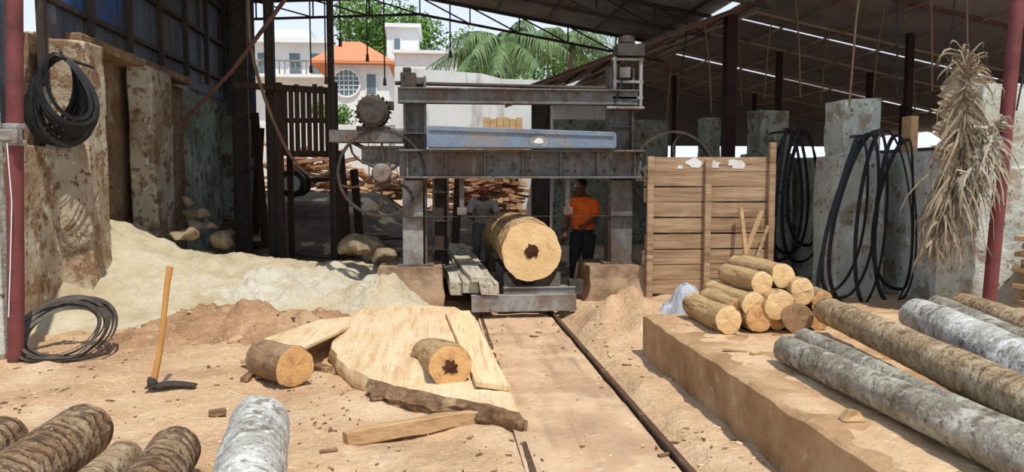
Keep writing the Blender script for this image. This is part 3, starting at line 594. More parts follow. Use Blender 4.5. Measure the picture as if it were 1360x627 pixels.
for k,(x,z,w,h,yy0,yy1,lb) in enumerate([(.60,.285,.20,.14,8.40,12.6,'weathered grey squared timber nearest the big log on the carriage'),(.40,.285,.17,.13,8.55,12.9,'grey squared timber second from the big log on the carriage'),(.24,.24,.13,.16,8.7,12.6,'outermost rough grey timber hanging along the carriage side'),(.50,.425,.22,.05,8.5,13.0,'wide grey plank lying on top of the carriage timbers')]):
    b=MB(); N_=30; rings=[]
    for i in range(N_+1):
        y=yy0+(yy1-yy0)*i/N_
        sh=-.03*(y-8.5) if k<3 else -.05*(y-8.5)
        ring=[V((x+sh+sx*w/2,y,z+sz*h/2+h/2))+noise.noise_vector(V((sx+k*3,y*1.2,sz)))*.02 for sx,sz in ((-1,-1),(1,-1),(1,1),(0,1.04),(-1,1))]
        rings.append(ring)
    b.loft(rings)
    tag(b.build('timber_beam','grey_timber',org='base',bevel=.006),lb,'timber','timbers on the carriage')
PL=[(968,433,19),(1007,440,18),(1059,434,21),(1001,404,17),(1034,405,20),(1092,402,15),(1012,376,16),(1066,387,17),(1040,366,17),(1033,441,12),(1088,430,14),(978,408,11)]
LBL=['yellow cut log at the bottom left corner of the stacked short logs','small yellow log in the middle of the bottom row of short logs','brown barked log at the bottom right of the stacked short logs','yellow log second up on the left side of the short log stack','pale round log in the very centre of the short log stack','short log low on the right end of the stack near the long logs','yellow log third up on the left of the short log stack','yellow log high on the right slope of the short log stack','topmost yellow log crowning the short log stack','thin log wedged between the bottom row of the short log stack','thin brown log at the bottom right end of the short log stack','thin log peeping out at the left side of the short log stack']
for k,((px,py,r),lb) in enumerate(zip(PL,LBL)):
    Yf=5.5+[0,.02,-.02,.05,0,.1,.1,.06,.12,.08,.06,.12][k]; c=atY(px,py,Yf); rr=r*Yf/1000*1.03
    if k<3 or k in(9,10): c.z=.41+rr
    L=[.72,.6,.6,.74,.66,.6,.66,.6,.72,.6,.6,.6][k]; dx=[-.03,.0,.04,-.05,.0,.05,-.02,.02,-.08,.02,.05,-.02][k]
    log('short_log',lb,c,(c.x+dx,c.y+L,c.z+(.02*math.sin(k*2) if c.z>.6 else 0)),rr,rr*[.92,1,.9,1,.88,.95,.9,1,.93,1,1,1][k],'bark_yellow' if k not in (2,5,10) else 'bark_brown',['log_end','log_end_or','log_end_dark','log_end','log_end','log_end_or','log_end','log_end','log_end','log_end_or','log_end_or','log_end_or'][k],'short logs stacked on the platform',seed=k+10,n=28,bump=.13,oval=.05)
c=atY(1008,352,5.85); b=MB(); xs_=[-.16+.02*i for i in range(17)]; ys_=[-.07+.02*i for i in range(8)]
b.grid([c.x+u for u in xs_],[c.y+v for v in ys_],lambda x,y:c.z-.02+.03*math.sin((x-c.x)*14)-1.8*(x-c.x)**2+.02*noise.noise(V((x*20,y*20,0))))
tag(b.build('red_cloth','redcloth',org='base'),'small faded red cloth lying on top of the short log stack','cloth')
def clog(label,f,e,zf,ze,r0,r1,mt,seed,ext=1.6,end='log_end_dark'):
    p0=atZ(f[0],f[1],zf); p1=atZ(e[0],e[1],ze); p1=p0+(p1-p0)*ext
    return log('coconut_log',label,p0,p1,r0,r1,mt,end,'long logs on the platform','log',seed=seed,bump=.07,rings_=.03,bnd=.2)
clog('mossy grey coconut log lying nearest the platform edge',(1044,464),(1360,612),.50,.505,.090,.104,'coco_grey',1)
clog('second grey coconut log lying close behind the mossy front one',(1068,450),(1360,585),.49,.495,.076,.088,'coco_grey',2)
clog('long tan brown log resting against the short log stack',(1098,412),(1360,534),.60,.60,.105,.115,'coco_tan',3)
clog('slim brown log tucked between the tan and whitish logs',(1176,440),(1300,512),.475,.475,.06,.062,'coco_brown',5,1.0)
clog('thick whitish coconut log right of the long tan one',(1220,420),(1360,494),.55,.555,.138,.155,'coco_white',4)
clog('grey log lying just beyond the thick whitish one',(1246,410),(1360,464),.52,.525,.11,.12,'coco_grey',6)
clog('slim pale log farthest back on the platform under the maroon post',(1276,404),(1360,438),.51,.515,.10,.105,'coco_tan',7)
st=atZ(1130,558,.41)
b=MB().add([(st.x-.06,st.y-.03,.41),(st.x+.06,st.y-.04,.41),(st.x+.05,st.y+.04,.41),(st.x-.05,st.y+.04,.41),(st.x-.01,st.y-.02,.475),(st.x+.05,st.y,.45),(st.x-.02,st.y+.02,.465)],[[3,2,1,0],[0,1,5,4],[1,2,5],[2,3,6,5],[3,0,4,6],[4,5,6]]); tag(b.build('wood_chunk','plank',org='base',bevel=.006,smooth=False),'small brown wedge of wood in front of the mossy log','wood piece')
for k,(px,py,lb) in enumerate(((976,466,'thin pale offcut lying before the short log stack'),(1004,470,'small pale chip of wood beneath the short log stack'))):
    p=atZ(px,py,.415); tag(MB().box((p.x,p.y,.425),(.16-.06*k,.04,.02),Matrix.Rotation(-.5+k,3,'Z')).build('wood_offcut','yel_plank',org='base',bevel=.004),lb,'wood offcut')
def fl(label,x,y,x2,y2,r,r2,mt,seed): log('coconut_log',label,(x,y,r+gh(x,y)),(x2,y2,r2),r,r2,mt,'log_end_dark','logs along the lower left of the yard','log',seed=seed,bump=.06,oval=.03,rings_=.045 if mt!='coco_white' else .03)
fl('whitish grey coconut log, rightmost of the foreground row',-1.03,4.43,-.66,2.4,.172,.178,'coco_white',21)
fl('ringed dark brown log beside the whitish foreground log',-1.39,4.08,-1.28,2.3,.138,.145,'coco_brown',22)
fl('thin brown log squeezed between two thick foreground logs',-1.66,4.1,-1.62,2.3,.10,.105,'coco_tan',23)
fl('thickest brown log in the lower left foreground row',-1.99,4.38,-1.97,2.3,.165,.17,'coco_brown',24)
fl('brown log second from the left edge of the foreground',-2.42,4.4,-2.42,2.4,.135,.14,'coco_brown',25)
fl('small log cut off by the left edge of the photo',-2.86,4.95,-2.75,2.8,.1,.1,'coco_brown',26)
# ------------------------------------------------------------------ foreground slab and stumps
sl=root('sawn_slab','broad thick sawn slab with bark edge in the middle of the yard','log slab',(-.1,6.3,0))
OUT=[(490,503,.13),(560,518,.14),(630,534,.14),(690,547,.13),(668,500,.13),(648,455,.13),(630,420,.13),(602,407,.14),(540,405,.14),(478,411,.14),(450,434,.13),(440,462,.12),(462,488,.12)]
OP=[atZ(*o) for o in OUT]; cen=V((sum(p.x for p in OP)/len(OP),sum(p.y for p in OP)/len(OP),.155))
RIM=[]
for i in range(len(OP)):
    for t in range(6):
        p=OP[i].lerp(OP[(i+1)%len(OP)],t/6); nz=noise.noise_vector(p*5)*.03+noise.noise_vector(p*14)*.015; RIM.append(p+V((nz.x,nz.y,0))*(1 if i>6 or i<3 else .3))
def topz(p): return .07*math.exp(-((p.x+.02)/.20)**2-((p.y-5.8)/.34)**2)*sm(5.15,5.45,p.y)+.010*fb(p.x,p.y,2.6)+.007*fb(p.x*2,p.y*.4,7)
b=MB(); n=len(RIM); nr=32; vs=[cen+V((0,0,topz(cen)))]
for k in range(1,nr+1):
    for p in RIM:
        f=k/nr; q=cen.lerp(p,f); q.z=cen.z+(p.z-cen.z)*f**3+topz(q); vs.append(q)
top_last=vs[-n:]
fs=[[0,1+j,1+(j+1)%n] for j in range(n)]
for k in range(nr-1):
    for j in range(n): fs.append([1+k*n+j,1+k*n+(j+1)%n,1+(k+1)*n+(j+1)%n,1+(k+1)*n+j])
b.add(vs,fs).build('sawn_face','slab_top',sl,angle=180)
def skirt(idx,m,name,bulge,rough):
    b=MB(); vs=[]; K=5
    for i in idx:
        p=top_last[i%n]; d=(p-cen); d.z=0; d.normalize()
        for k in range(K):
            f=k/(K-1); q=p+d*bulge*math.sin(math.pi*min(1,f*1.05))+noise.noise_vector(p*9+V((0,0,k)))*(rough if k else 0); q.z=p.z*(1-f)-.03*f+(rough*.4*noise.noise(p*9) if 0<k<K-1 else 0); vs.append(q)
    b.add(vs,[[i*K+k,(i+1)*K+k,(i+1)*K+k+1,i*K+k+1] for i in range(len(idx)-1) for k in range(K-1)])
    b.build(name,m,sl,angle=50)
skirt(list(range(0,19)),'bark_dark','bark_edge',.08,.05)
skirt(list(range(18,n+1)),'board_top','sawn_side',.02,.015)
pts=[V((.10,7.9,.195)),V((.36,8.0,.19)),V((.50,5.05,.18)),V((.27,5.12,.20))]
tag(MB().slab(pts,.04).build('pale_board','board_top',org='base',bevel=.004),'flat straight pale plank lying along the right side of the slab','board')
bp0=atZ(520,528,.05); bp1=atZ(698,568,.03)
b=MB(); rings=[]
for i in range(31):
    t=i/30; p=bp0.lerp(bp1,t); h=(.03+.03*math.sin(math.pi*t))*(.6+.6*noise.noise(V((t*8,4,1)))+.4); ws=.045+.03*noise.noise(V((t*7,1,1)))
    rings.append([V((p.x+.02*math.sin(a),p.y+ws*math.cos(a),max(.0,.035+h*math.sin(a))))+noise.noise_vector(V((t*16,a,2)))*.03 for a in [2*math.pi*j/10 for j in range(10)]])
b.loft(rings); tag(b.build('bark_strip','bark_dark',org='base',angle=40),'rough dark bark strip lying along the foot of the slab','bark')
sc=atY(598,487,5.3)
log('stump_log','short log with a dark hollow heart half sunk in the sawn slab',sc,(sc.x-.16,sc.y+.75,sc.z-.10),.156,.15,'bark_yellow','log_end_or',None,seed=31,hole=.05,bump=.07)
sc=atZ(392,517,0)
log('stump_log','short brown log end lying left of the slab',(sc.x,sc.y,.17),(sc.x-.33,sc.y+.42,.15),.158,.15,'bark_brown','log_end_or',None,seed=32,bump=.12,lump=.16)
pts=[atZ(318,478,.06),atZ(372,474,.22),atZ(402,460,.29),atZ(466,432,.16),atZ(466,420,.14),atZ(424,424,.18),atZ(352,450,.22)]
tag(MB().slab(pts,.04).build('bark_slab','slab_top',org='base',bevel=.012),'flat offcut slab propped on the short brown log','wood slab')
for k,(px,py,s,lb) in enumerate(((505,536,.08,'small dark wood chunk left of the slab'),(330,505,.1,'flat bark scrap left of the short brown log'),(428,492,.11,'bark scrap between the short brown log and the slab'),(290,555,.06,'small bark chunk right of the hoe'))):
    p=atZ(px,py); b=MB().box((p.x,p.y,gh(p.x,p.y)+.025),(s*1.8,s*.7,.045),Matrix.Rotation(.4+k,3,'Z')).jitter(.015,8)
    tag(b.build('wood_chunk','bark_dark',org='base',bevel=.008),lb,'wood piece')
p0=atZ(458,582,.05); p1=atZ(660,548,.05); p0.z=p1.z=.055
rings=[]
for i in range(13):
    t=i/12; p=p0.lerp(p1,t); d=(p1-p0).normalized(); s=V((-d.y,d.x,0)); w=.055-.012*t; h=.045
    if i in(0,12): w*=.8;h*=.85
    rings.append([p+s*sx*w+V((0,0,sz*h))+noise.noise_vector(V((t*5,sx,sz)))*.014 for sx,sz in ((-1,-1),(1,-1),(1,.8),(-1,1))])
tag(MB().loft(rings).build('loose_plank','plank',org='base',bevel=.008),'loose tapered plank lying on the sand in front of the slab','plank')
# hoe
hb=atZ(206,520,0); ho=root('hoe','hoe standing upright with a long yellow wooden handle','tool',(hb.x,hb.y,0))
tp=atY(228,354,hb.y+.05)
pts=[V((hb.x-.02,hb.y,.03)).lerp(tp,t)+V((.012*math.sin(t*5),0,0)) for t in [i/8 for i in range(9)]]
MB().tube(pts,[.026,.024,.022,.02,.02,.02,.021,.022,.023],12).build('handle','handle',ho)
b=MB(); vs=[]
for i in range(9):
    t=i/8; x=hb.x-.06+.36*t; w=.05*(1-abs(t-.4)*.9)+.01
    vs+=[(x,hb.y-w,.03+.02*math.sin(t*3.1)),(x,hb.y+w,.035+.02*math.sin(t*3.1)),(x,hb.y+w,.045+.02*math.sin(t*3.1)),(x,hb.y-w,.04+.02*math.sin(t*3.1))]
b.add(vs,[[i*4+j,(i+1)*4+j,(i+1)*4+(j+1)%4,i*4+(j+1)%4] for i in range(8) for j in range(4)]+[[0,1,2,3],[35,34,33,32]]); b.build('blade','steel_dark',ho)
MB().lathe([(.03,0),(.036,.02),(.036,.07),(.03,.09)],14,c=(hb.x-.018,hb.y,.02)).build('socket','steel_dark',ho)
# ------------------------------------------------------------------ belts and coils
def loopstrip(b,pts,ax,phi,w,t,seed=0,tw=.4):
    k=len(pts); wv=[]
    for i in range(k):
        T=(pts[(i+1)%k]-pts[i-1]).normalized(); r=T.cross(ax)
        if r.length<.05: r=V((0,0,1))
        r.normalize(); f=phi+tw*math.sin(2*math.pi*i/k+seed); wv.append(ax*math.cos(f)+r*math.sin(f))
    return b.strip(pts,wv,w,t)
bc=atY(84,138,8.5); rnd=random.Random(3); b=MB(); ax=V((.2,-1,0)).normalized(); u=V((1,.2,0)).normalized(); top=bc+V((-.02,0,.50))
for k in range(19):
    f=k/18; lean=-.46+.92*f; Ln=.66+.30*math.sin(f*2.6+.4)*rnd.uniform(.8,1.05); wd=.21+.07*math.sin(f*3)+rnd.uniform(-.04,.03)
    pts=[]
    for i in range(48):
        a=2*math.pi*i/48; t=(1-math.cos(a))/2; s=math.sin(a)*wd*(.75+.4*t)
        x=s+lean*t*Ln*.6; z=-t*Ln*math.cos(lean*.7)
        pts.append(top+u*x+V((0,0,z))+ax*((k-9)*.018+.02*math.sin(a+k)))
    loopstrip(b,pts,ax,1.15+rnd.uniform(-.3,.2),.042,.004,k,.15)
tag(b.build('belt_coil','rubber',org='base',angle=60),'rounded fan of thin flat black bands hung on the left pillar','belt coil')
fc=atY(86,425,7.2)
b=MB(); rnd=random.Random(5)
for k in range(12):
    r_=.36+rnd.uniform(-.07,.05); cx=fc.x+rnd.uniform(-.05,.05); cy=7.2+rnd.uniform(-.07,.07); ph=rnd.uniform(0,6)
    tl=.66+rnd.uniform(-.12,.10)
    pts=[]
    for i in range(48):
        a=2*math.pi*i/48; x=cx+r_*math.cos(a); y=cy+r_*math.sin(a)*math.cos(tl); z=.26+r_*math.sin(a)*math.sin(tl)+.01*math.sin(2*a+ph)
        pts.append(V((x,y,max(.015+max(gh(x,y),0),z-.05))))
    loopstrip(b,pts,V((0,-math.sin(tl),math.cos(tl))),1.0,.034,.004,k,.1)
tag(b.build('band_coil','band_grey',org='base',angle=60),'coil of grey steel banding leaning on the ground by the maroon post','band coil')
def hang(label,top,bot,sl_,sr,grp,w=.06,m='band',tw=0,phi=1.0):
    top,bot=V(top),V(bot); b=MB(); pts=[]
    for i in range(72):
        a=2*math.pi*i/72; t=(1-math.cos(a))/2; s=math.sin(a)
        sp=(sr if s>0 else sl_)*abs(s)**.85*(.62+.5*t)*(1 if s>0 else -1)
        pts.append(top.lerp(bot,t)+V((sp,0.015*math.sin(a*2+tw),0)))
    loopstrip(b,pts,V((0,1,0)),phi,w,.004,tw,.1)
    return tag(b.build('saw_band',m,org='base',angle=60),label,'saw band',grp)
G2='black bands hung on the white right pillar'
y=8.4
for k,(tx,ty,bx,by,a,b_,lb) in enumerate([(1140,182,1092,390,.12,.36,'black band drooping farthest left on the white right pillar'),(1156,178,1116,396,.36,.30,'wide black band second from the left on the white right pillar'),(1168,174,1140,408,.50,.24,'wide black band third from the left on the white right pillar'),(1174,174,1164,416,.34,.46,'long black band hanging lowest on the white right pillar'),(1190,180,1184,402,.26,.34,'black band second from the right on the white right pillar'),(1206,186,1196,384,.42,.14,'black band drooping farthest right beside the white right pillar')]):
    hang(lb,atY(tx,ty,y+.05*k),atY(bx,by,y-.05+.05*k),a,b_,G2,.046,'band',k,1.15+.15*math.sin(k*1.3))
G1='black bands hung on the greenish right pillar'
for k,(tx,ty,bx,by,a,b_,lb) in enumerate([(1046,172,1034,346,.12,.34,'black band hanging leftmost beside the plank screen'),(1054,172,1048,336,.40,.30,'wide black band second from the left in the far hanging bunch'),(1062,172,1060,348,.30,.42,'black band hanging lowest in the far bunch'),(1070,176,1072,326,.34,.22,'black band hanging rightmost in the far bunch')]):
    hang(lb,atY(tx,ty,11.0+.08*k),atY(bx,by,11.0+.08*k),a,b_,G1,.055,'band',k+1,1.15+.15*math.sin(k*2))
for px,py,Y0,Y1,lb in ((1168,178,8.35,8.96,'iron peg holding the black bands on the white pillar'),(1054,173,10.9,11.66,'iron peg holding the far bunch of black bands'),(82,76,8.3,9.02,'iron peg holding the fanned black coil on the left pillar')):
    p=atY(px,py,Y0); b=MB().tube([p,V((p.x,Y1,p.z))],.018,8); b.tube([p,p+V((0,-.01,.06))],.018,8); tag(b.build('wall_peg','steel_dark',org='base'),lb,'peg')
# ------------------------------------------------------------------ plank screen
gy=9.2; gx0=atY(858,300,gy).x; gx1=atY(1026,300,gy).x; zt=atY(900,206,gy).z
gt=root('plank_screen','tall screen of horizontal brown boards right of the saw','wooden screen',((gx0+gx1)/2,gy,.1))
nb=9; z0=.14
for k in range(nb):
    za=z0+(zt-z0)*k/nb; zb=z0+(zt-z0)*(k+1)/nb-.014; e0=random.uniform(-.04,.04); e1=random.uniform(-.04,.04)
    b=MB().bar((gx0+e0,gy+.02,(za+zb)/2+random.uniform(-.014,.014)),(gx1+e1,gy+.02,(za+zb)/2+random.uniform(-.014,.014)),.025,zb-za); b.build('board','gate_wood',gt,bevel=.004)
for px,zz in ((862,zt-.02),(938,zt-.06),(1022,zt+.16)):
    x=atY(px,300,gy).x; b=MB().rng(x-.04,x+.04,gy-.06,gy+.0,.06,zz); b.build('upright','gate_wood',gt,bevel=.006)
for px,py,w,h in ((922,216,.22,.14),(950,218,.14,.10),(978,218,.24,.12),(903,222,.1,.06)):
    p=atY(px,py,gy); b=MB(); n=13; pts=[]
    for j in range(n):
        a=2*math.pi*j/n; q_=random.uniform(.5,1.2); pts.append((p.x+w/2*math.cos(a)*q_,gy+.003,p.z+h/2*math.sin(a)*q_))
    b.add(pts+[(x_,y_+.004,z_) for x_,y_,z_ in pts],[list(range(n)),[2*n-1-j for j in range(n)]]+[[j,(j+1)%n,(j+1)%n+n,j+n] for j in range(n)]); b.build('paper_scrap','paper',gt)
for a,c,lb,w in (((1012,280),(984,352),'long stick leaning against the plank screen above the log stack',.06),((984,276),(992,352),'short upright stick leaning against the plank screen',.05),((1020,300),(1002,352),'thin stick leaning at the right end of the plank screen',.035)):
    p0=atY(a[0],a[1],9.1); p1=atY(c[0],c[1],8.95); p1=p0+(p1-p0)*((p0.z-.12)/(p0.z-p1.z))
    tag(MB().bar(p0,p1,w,.03).build('leaning_stick','gate_wood' if w<.05 else 'plank',org='base',bevel=.004),lb,'stick')
p=atZ(912,412,.2)
b=MB().grid([p.x-.34+.025*i for i in range(28)],[p.y-.26+.025*i for i in range(21)],lambda x,y:.10+.40*math.exp(-((x-p.x)/.23)**2-((y-p.y)/.18)**2)+.13*noise.noise(V((x*8,y*8,1)))+.05*noise.noise(V((x*19,y*19,1))))
tag(b.build('plastic_sheet','plastic',org='base',angle=20),'crumpled grey plastic sheet on the ground below the plank screen','plastic sheet')
for k,(Y,w,h,lb) in enumerate(((10.9,.12,.42,'upright wood offcut left of the white pillar top'),(10.4,.16,.5,'upright wood offcut touching the white pillar'),(9.0,.2,.45,'pale board end standing on the wall right of the white pillar'))):
    tag(MB().rng(WX+.01,WX+.11,Y-w/2,Y+w/2,1.93,1.93+h).build('wood_offcut','plank',org='base',bevel=.01),lb,'wood offcut')
px_=atY(1352,300,6.7).x
for k in range(9):
    b=MB().bar((px_-.12+.08*(k%2),6.45,.44+.075*k),(px_+.9,6.85+.1*(k%3),.44+.075*k),.2,.045)
    tag(b.build('stacked_plank','plank',org='base',bevel=.006),'sawn plank in the small stack at the right edge','plank','planks stacked at the right edge')
bx_=atY(1262,380,6.75).x
for k in range(15):
    bx=bx_+random.uniform(0,.8); bz=.16+.085*(k//5)
    tag(MB().box((bx,6.78+random.uniform(-.1,.1),bz),(.2,.11,.09),Matrix.Rotation(random.uniform(-1.2,1.2),3,'Z')@Matrix.Rotation(random.uniform(-.4,.4),3,'X')).jitter(.02,9).build('loose_brick','redbrick',org='base',bevel=.012),'broken dusty brick heaped at the foot of the right pillar','brick','bricks at the right pillar foot')
# ------------------------------------------------------------------ fronds
def frond(b,mb,base,dirv,L,droop,leaf,side,n=26,w=.03,hang=.6,rnd=random,curl=.2,rag=0):
    base=V(base); d=V(dirv).normalized(); side=V(side).normalized(); pts=[]
    for i in range(14):
        t=i/13; pts.append(base+d*L*t+V((0,0,-droop*t*t*L))+(side*.1*math.sin(t*3) if rag else V((0,0,0))))
    mb.tube(pts,[.022*(1-.8*i/13)*max(.5,L/2.5)+.004 for i in range(14)],6)
    for k in range(n):
        t=.02+.97*k/n; i=min(12,int(t*13)); p=pts[i].lerp(pts[i+1],t*13-i); T=(pts[i+1]-pts[i]).normalized()
        ll=leaf*(math.sin(math.pi*(.12+.8*t))**.6)*rnd.uniform(.75 if not rag else .35,1.15)
        for sg in (-1,1):
            dv=(side*sg*rnd.uniform(.6,1)+T*rnd.uniform(.4,.8)).normalized()
            if rag:
                dv=(side*sg*rnd.uniform(.05,.75)+V((0,0,-1))*rnd.uniform(.3,1.2)+V((rnd.uniform(-.3,.3),rnd.uniform(-.5,.2),0))).normalized()
                if t<.2: dv=(side*rnd.uniform(-.8,1)+V((0,0,1))*rnd.uniform(-.3,.9)+V((0,rnd.uniform(-.4,.1),0))).normalized(); ll=leaf*rnd.uniform(.3,.65)
            vs=[]; wd=T.cross(dv).cross(dv)
            if wd.length<1e-3: continue
            wd.normalize()
            if rag: wd=(wd+V((rnd.uniform(-1,1),rnd.uniform(-1,1),rnd.uniform(-1,1)))*.8).normalized()
            kx=V((rnd.uniform(-1,1),rnd.uniform(-1,1),rnd.uniform(-1,1)))*curl
            for m_ in range(6):
                u=m_/5; q=p+dv*ll*u*(1-.25*u)+V((0,0,-hang*ll*u*u))+kx*.06*math.sin(u*2.6)
                ww=w*(1-u*.85)*.5; vs+=[q-wd*ww,q+wd*ww]
            b.add(vs,[[2*m_,2*m_+1,2*m_+3,2*m_+2] for m_ in range(5)])
    return pts
rr_=random.Random(12)
fr_=root('dry_frond','large brown dried palm frond hanging by the right pillar','palm frond',(4.3,6.3,1))
b=MB(); mb=MB(); t0=atY(1284,66,6.35); e0=atY(1234,325,6.25)
pts=frond(b,mb,t0,e0-t0,(e0-t0).length,.0,.58,(.95,-.25,0),n=190,w=.032,hang=.5,curl=1.8,rag=1,rnd=rr_)
b.build('leaflets','dry_leaf',fr_); mb.build('midrib','dry_leaf',fr_)
b=MB(); vs=[]; n1,n2=40,9
for i in range(n1):
    t=i/(n1-1)*.6+.05; c=pts[min(13,int(t*13))].lerp(pts[min(13,int(t*13)+1)],t*13-int(t*13)); w=.15*math.sin(math.pi*(.15+.75*i/(n1-1)))
    for j in range(n2):
        s=j/(n2-1)*2-1; q=c+V((.95,-.25,-.25))*w*s*(1+.5*rr_.uniform(-1,1)*(abs(s)>.7))+V((-.04,.05*abs(s)+.008*((i+j)%2),-.06*abs(s))); vs.append(q+noise.noise_vector(q*5)*.05)
b.add(vs,[[i*n2+j,i*n2+j+1,(i+1)*n2+j+1,(i+1)*n2+j] for i in range(n1-1) for j in range(n2-1)]); b.build('woven_blade','dry_leaf',fr_,smooth=False)
fr_=root('dry_frond','small pale dried palm frond against the right pillar','palm frond',(4.5,6.4,1))
b=MB(); mb=MB(); t0=atY(1322,160,6.15); e0=atY(1268,240,6.15)
frond(b,mb,t0,e0-t0,(e0-t0).length,.0,.42,(.95,-.2,.1),n=64,w=.03,hang=.5,curl=1.5,rag=1,rnd=rr_)
b.build('leaflets','dry_leaf2',fr_); mb.build('midrib','dry_leaf2',fr_)
# ------------------------------------------------------------------ left rear
cy=13.1; cb=root('slatted_cabin','raised dark wooden cabin of upright slats behind the motor','cabin',(-2.2,cy,0))
for px in range(378,441,8):
    p=atY(px,118,cy); q=atY(px,204,cy); MB().rng(p.x-.038,p.x+.038,cy-.015,cy+.015,q.z+random.uniform(-.05,.05),p.z+random.uniform(-.04,.08)).build('slat','old_wood',cb)
p=atY(310,113,cy); q=atY(444,121,cy); MB().bar(p,q,.12,.1).build('top_rail','old_wood',cb,bevel=.005)
p=atY(372,160,cy); q=atY(442,160,cy); MB().bar(p+V((0,.03,0)),q+V((0,.03,0)),.04,.08).build('middle_rail','old_wood',cb)
p=atY(372,200,cy); q=atY(444,200,cy); MB().rng(p.x,q.x,cy+.02,cy+1.0,p.z-.08,p.z).build('deck','old_wood',cb,bevel=.005)
for px in (370,444):
    p=atY(px,110,cy+.1); MB().rng(p.x-.05,p.x+.05,cy+.04,cy+.14,-.02,p.z).build('leg','old_wood',cb)
    MB().rng(p.x-.05,p.x+.05,cy+.9,cy+1.0,-.02,2.1).build('leg','old_wood',cb)
pw=atY(388,241,16.6)
wl=root('cart','small two wheeled cart with pale rimmed tyres seen under the slatted cabin','cart',(pw.x,16.6,0))
def tyre(x,y,z,s):
    b=MB().lathe([(.13*s,-.07),(.2*s,-.08),(.245*s,-.05),(.245*s,.05),(.2*s,.08),(.13*s,.07),(.13*s,-.07)],30,Matrix.Rotation(R(90),3,'X'),(x,y,z)); b.f=b.f[:-2]; t=b.build('wheel','rubber',wl)
    MB().lathe([(.03*s,-.05),(.06*s,-.055),(.11*s,-.07),(.15*s,-.083),(.15*s,.083),(.11*s,.07),(.03*s,.05)],24,Matrix.Rotation(R(90),3,'X'),(x,y,z)).build('rim','white_paint',t)
zc=max(gh(pw.x,16.6)+.29,pw.z-.05)
tyre(pw.x,16.6,zc,1.2); tyre(pw.x,17.3,zc,1.2)
b=MB().tube([(pw.x,16.5,zc),(pw.x,17.4,zc)],.03,8); b.rng(pw.x+.1,pw.x+1.1,16.7,17.2,zc+.05,zc+.13); b.bar((pw.x-.02,16.95,zc),(pw.x+.3,16.95,zc+.08),.4,.04)
b.rng(pw.x+1.0,pw.x+1.06,16.75,16.8,zc-.6,zc+.06); b.rng(pw.x+1.0,pw.x+1.06,17.1,17.15,zc-.6,zc+.06); b.build('frame','steel_dark',wl,bevel=.01)
rnd=random.Random(44)
LN=[(352,285,338,150,15.0,'dark plank leaning at the far left of the shed beside the roof post'),(338,280,346,170,15.6,'narrow dark plank leaning near the rear left corner'),(462,292,452,205,14.6,'plank leaning behind the left saw wheel'),(478,290,470,225,15.2,'short plank leaning behind the motor shelf'),(604,300,610,215,14.8,'dark plank leaning behind the left saw column')]
for x0,y0_,x1,y1_,Y,lb in LN:
    a=atY(x0,y0_,Y); a.z=gh(a.x,Y)+.02; c=atY(x1,y1_,Y+.4); tag(MB().bar(a,c,.16,.035,(0,1,0)).build('leaning_plank','old_wood',org='base',bevel=.004),lb,'plank')
for k in range(26):
    x=rnd.uniform(-3.6,.1); y=rnd.uniform(12.2,15.8); L=rnd.uniform(.4,1.2); a=rnd.uniform(-.8,.8); z=gh(x,y)+rnd.uniform(.07,.16)
    d=V((math.cos(a),math.sin(a),rnd.uniform(-.08,.08)))*L/2
    tag(MB().bar(V((x,y,z))-d,V((x,y,z))+d,rnd.uniform(.08,.2),rnd.uniform(.03,.1)).build('scrap_timber',rnd.choice(['old_wood','gate_wood','plank']),org='base',bevel=.005),'scrap timber strewn on the dark shed floor behind the saw','timber','scrap timber on the shed floor')
pts=[atY(x,y,Y) for x,y,Y in ((326,-20,11.6),(330,18,11.6),(333,60,11.6),(345,110,11.7),(365,165,11.9),(385,205,12),(405,228,12),(424,234,12.0),(438,228,12))]
def smooth(pts,n=6):
    out=[]
    for i in range(len(pts)-1):
        a,b_,c,d=pts[max(0,i-1)],pts[i],pts[i+1],pts[min(len(pts)-1,i+2)]
        for k in range(n):
            t=k/n; out.append(.5*((2*b_)+(-a+c)*t+(2*a-5*b_+4*c-d)*t*t+(-a+3*b_-3*c+d)*t**3))
    return out+[pts[-1]]
pts[0].z=zr(pts[0].x)-.01
tag(MB().tube(smooth(pts),.026,8).build('hose','hose',org='base'),'thin brown hose looping down in front of the slatted cabin','hose')
tag(MB().tube([atY(243,162,11.9),atY(310,92,11.4),atY(378,0,11.0),atY(395,-30,11.0)],.03,8).build('diagonal_pole','rust',org='base'),'long diagonal brown pole propped from the left wall to the roof','pole')
for k,(px,py,Y,s,lb) in enumerate(((252,268,11.4,.11,'uppermost brown wood lump against the left wall'),(262,284,11.3,.13,'flat wood lump second from the top by the left wall'),(270,300,11.2,.13,'wood lump in the middle of the left wall rubble'),(246,312,10.9,.14,'pale rounded lump at the bottom of the wall rubble'),(292,318,11.2,.15,'broad stone at the right end of the wall rubble'),(478,326,11.2,.24,'big brown lump of wood behind the sawdust heap'),(508,340,11.0,.15,'smaller brown lump right of the big one behind the heap'))):
    p=atY(px,py,Y); b=MB().ell(p,(s*1.3,s,s*.6),20,14).jitter(.10,6,k); tag(b.build('rubble_lump','stone',org='base'),lb,'rubble')
def rope(label,pts,r=.008,m='rubber'): return tag(MB().tube(pts,r,6).build('rope',m,org='base'),label,'rope')
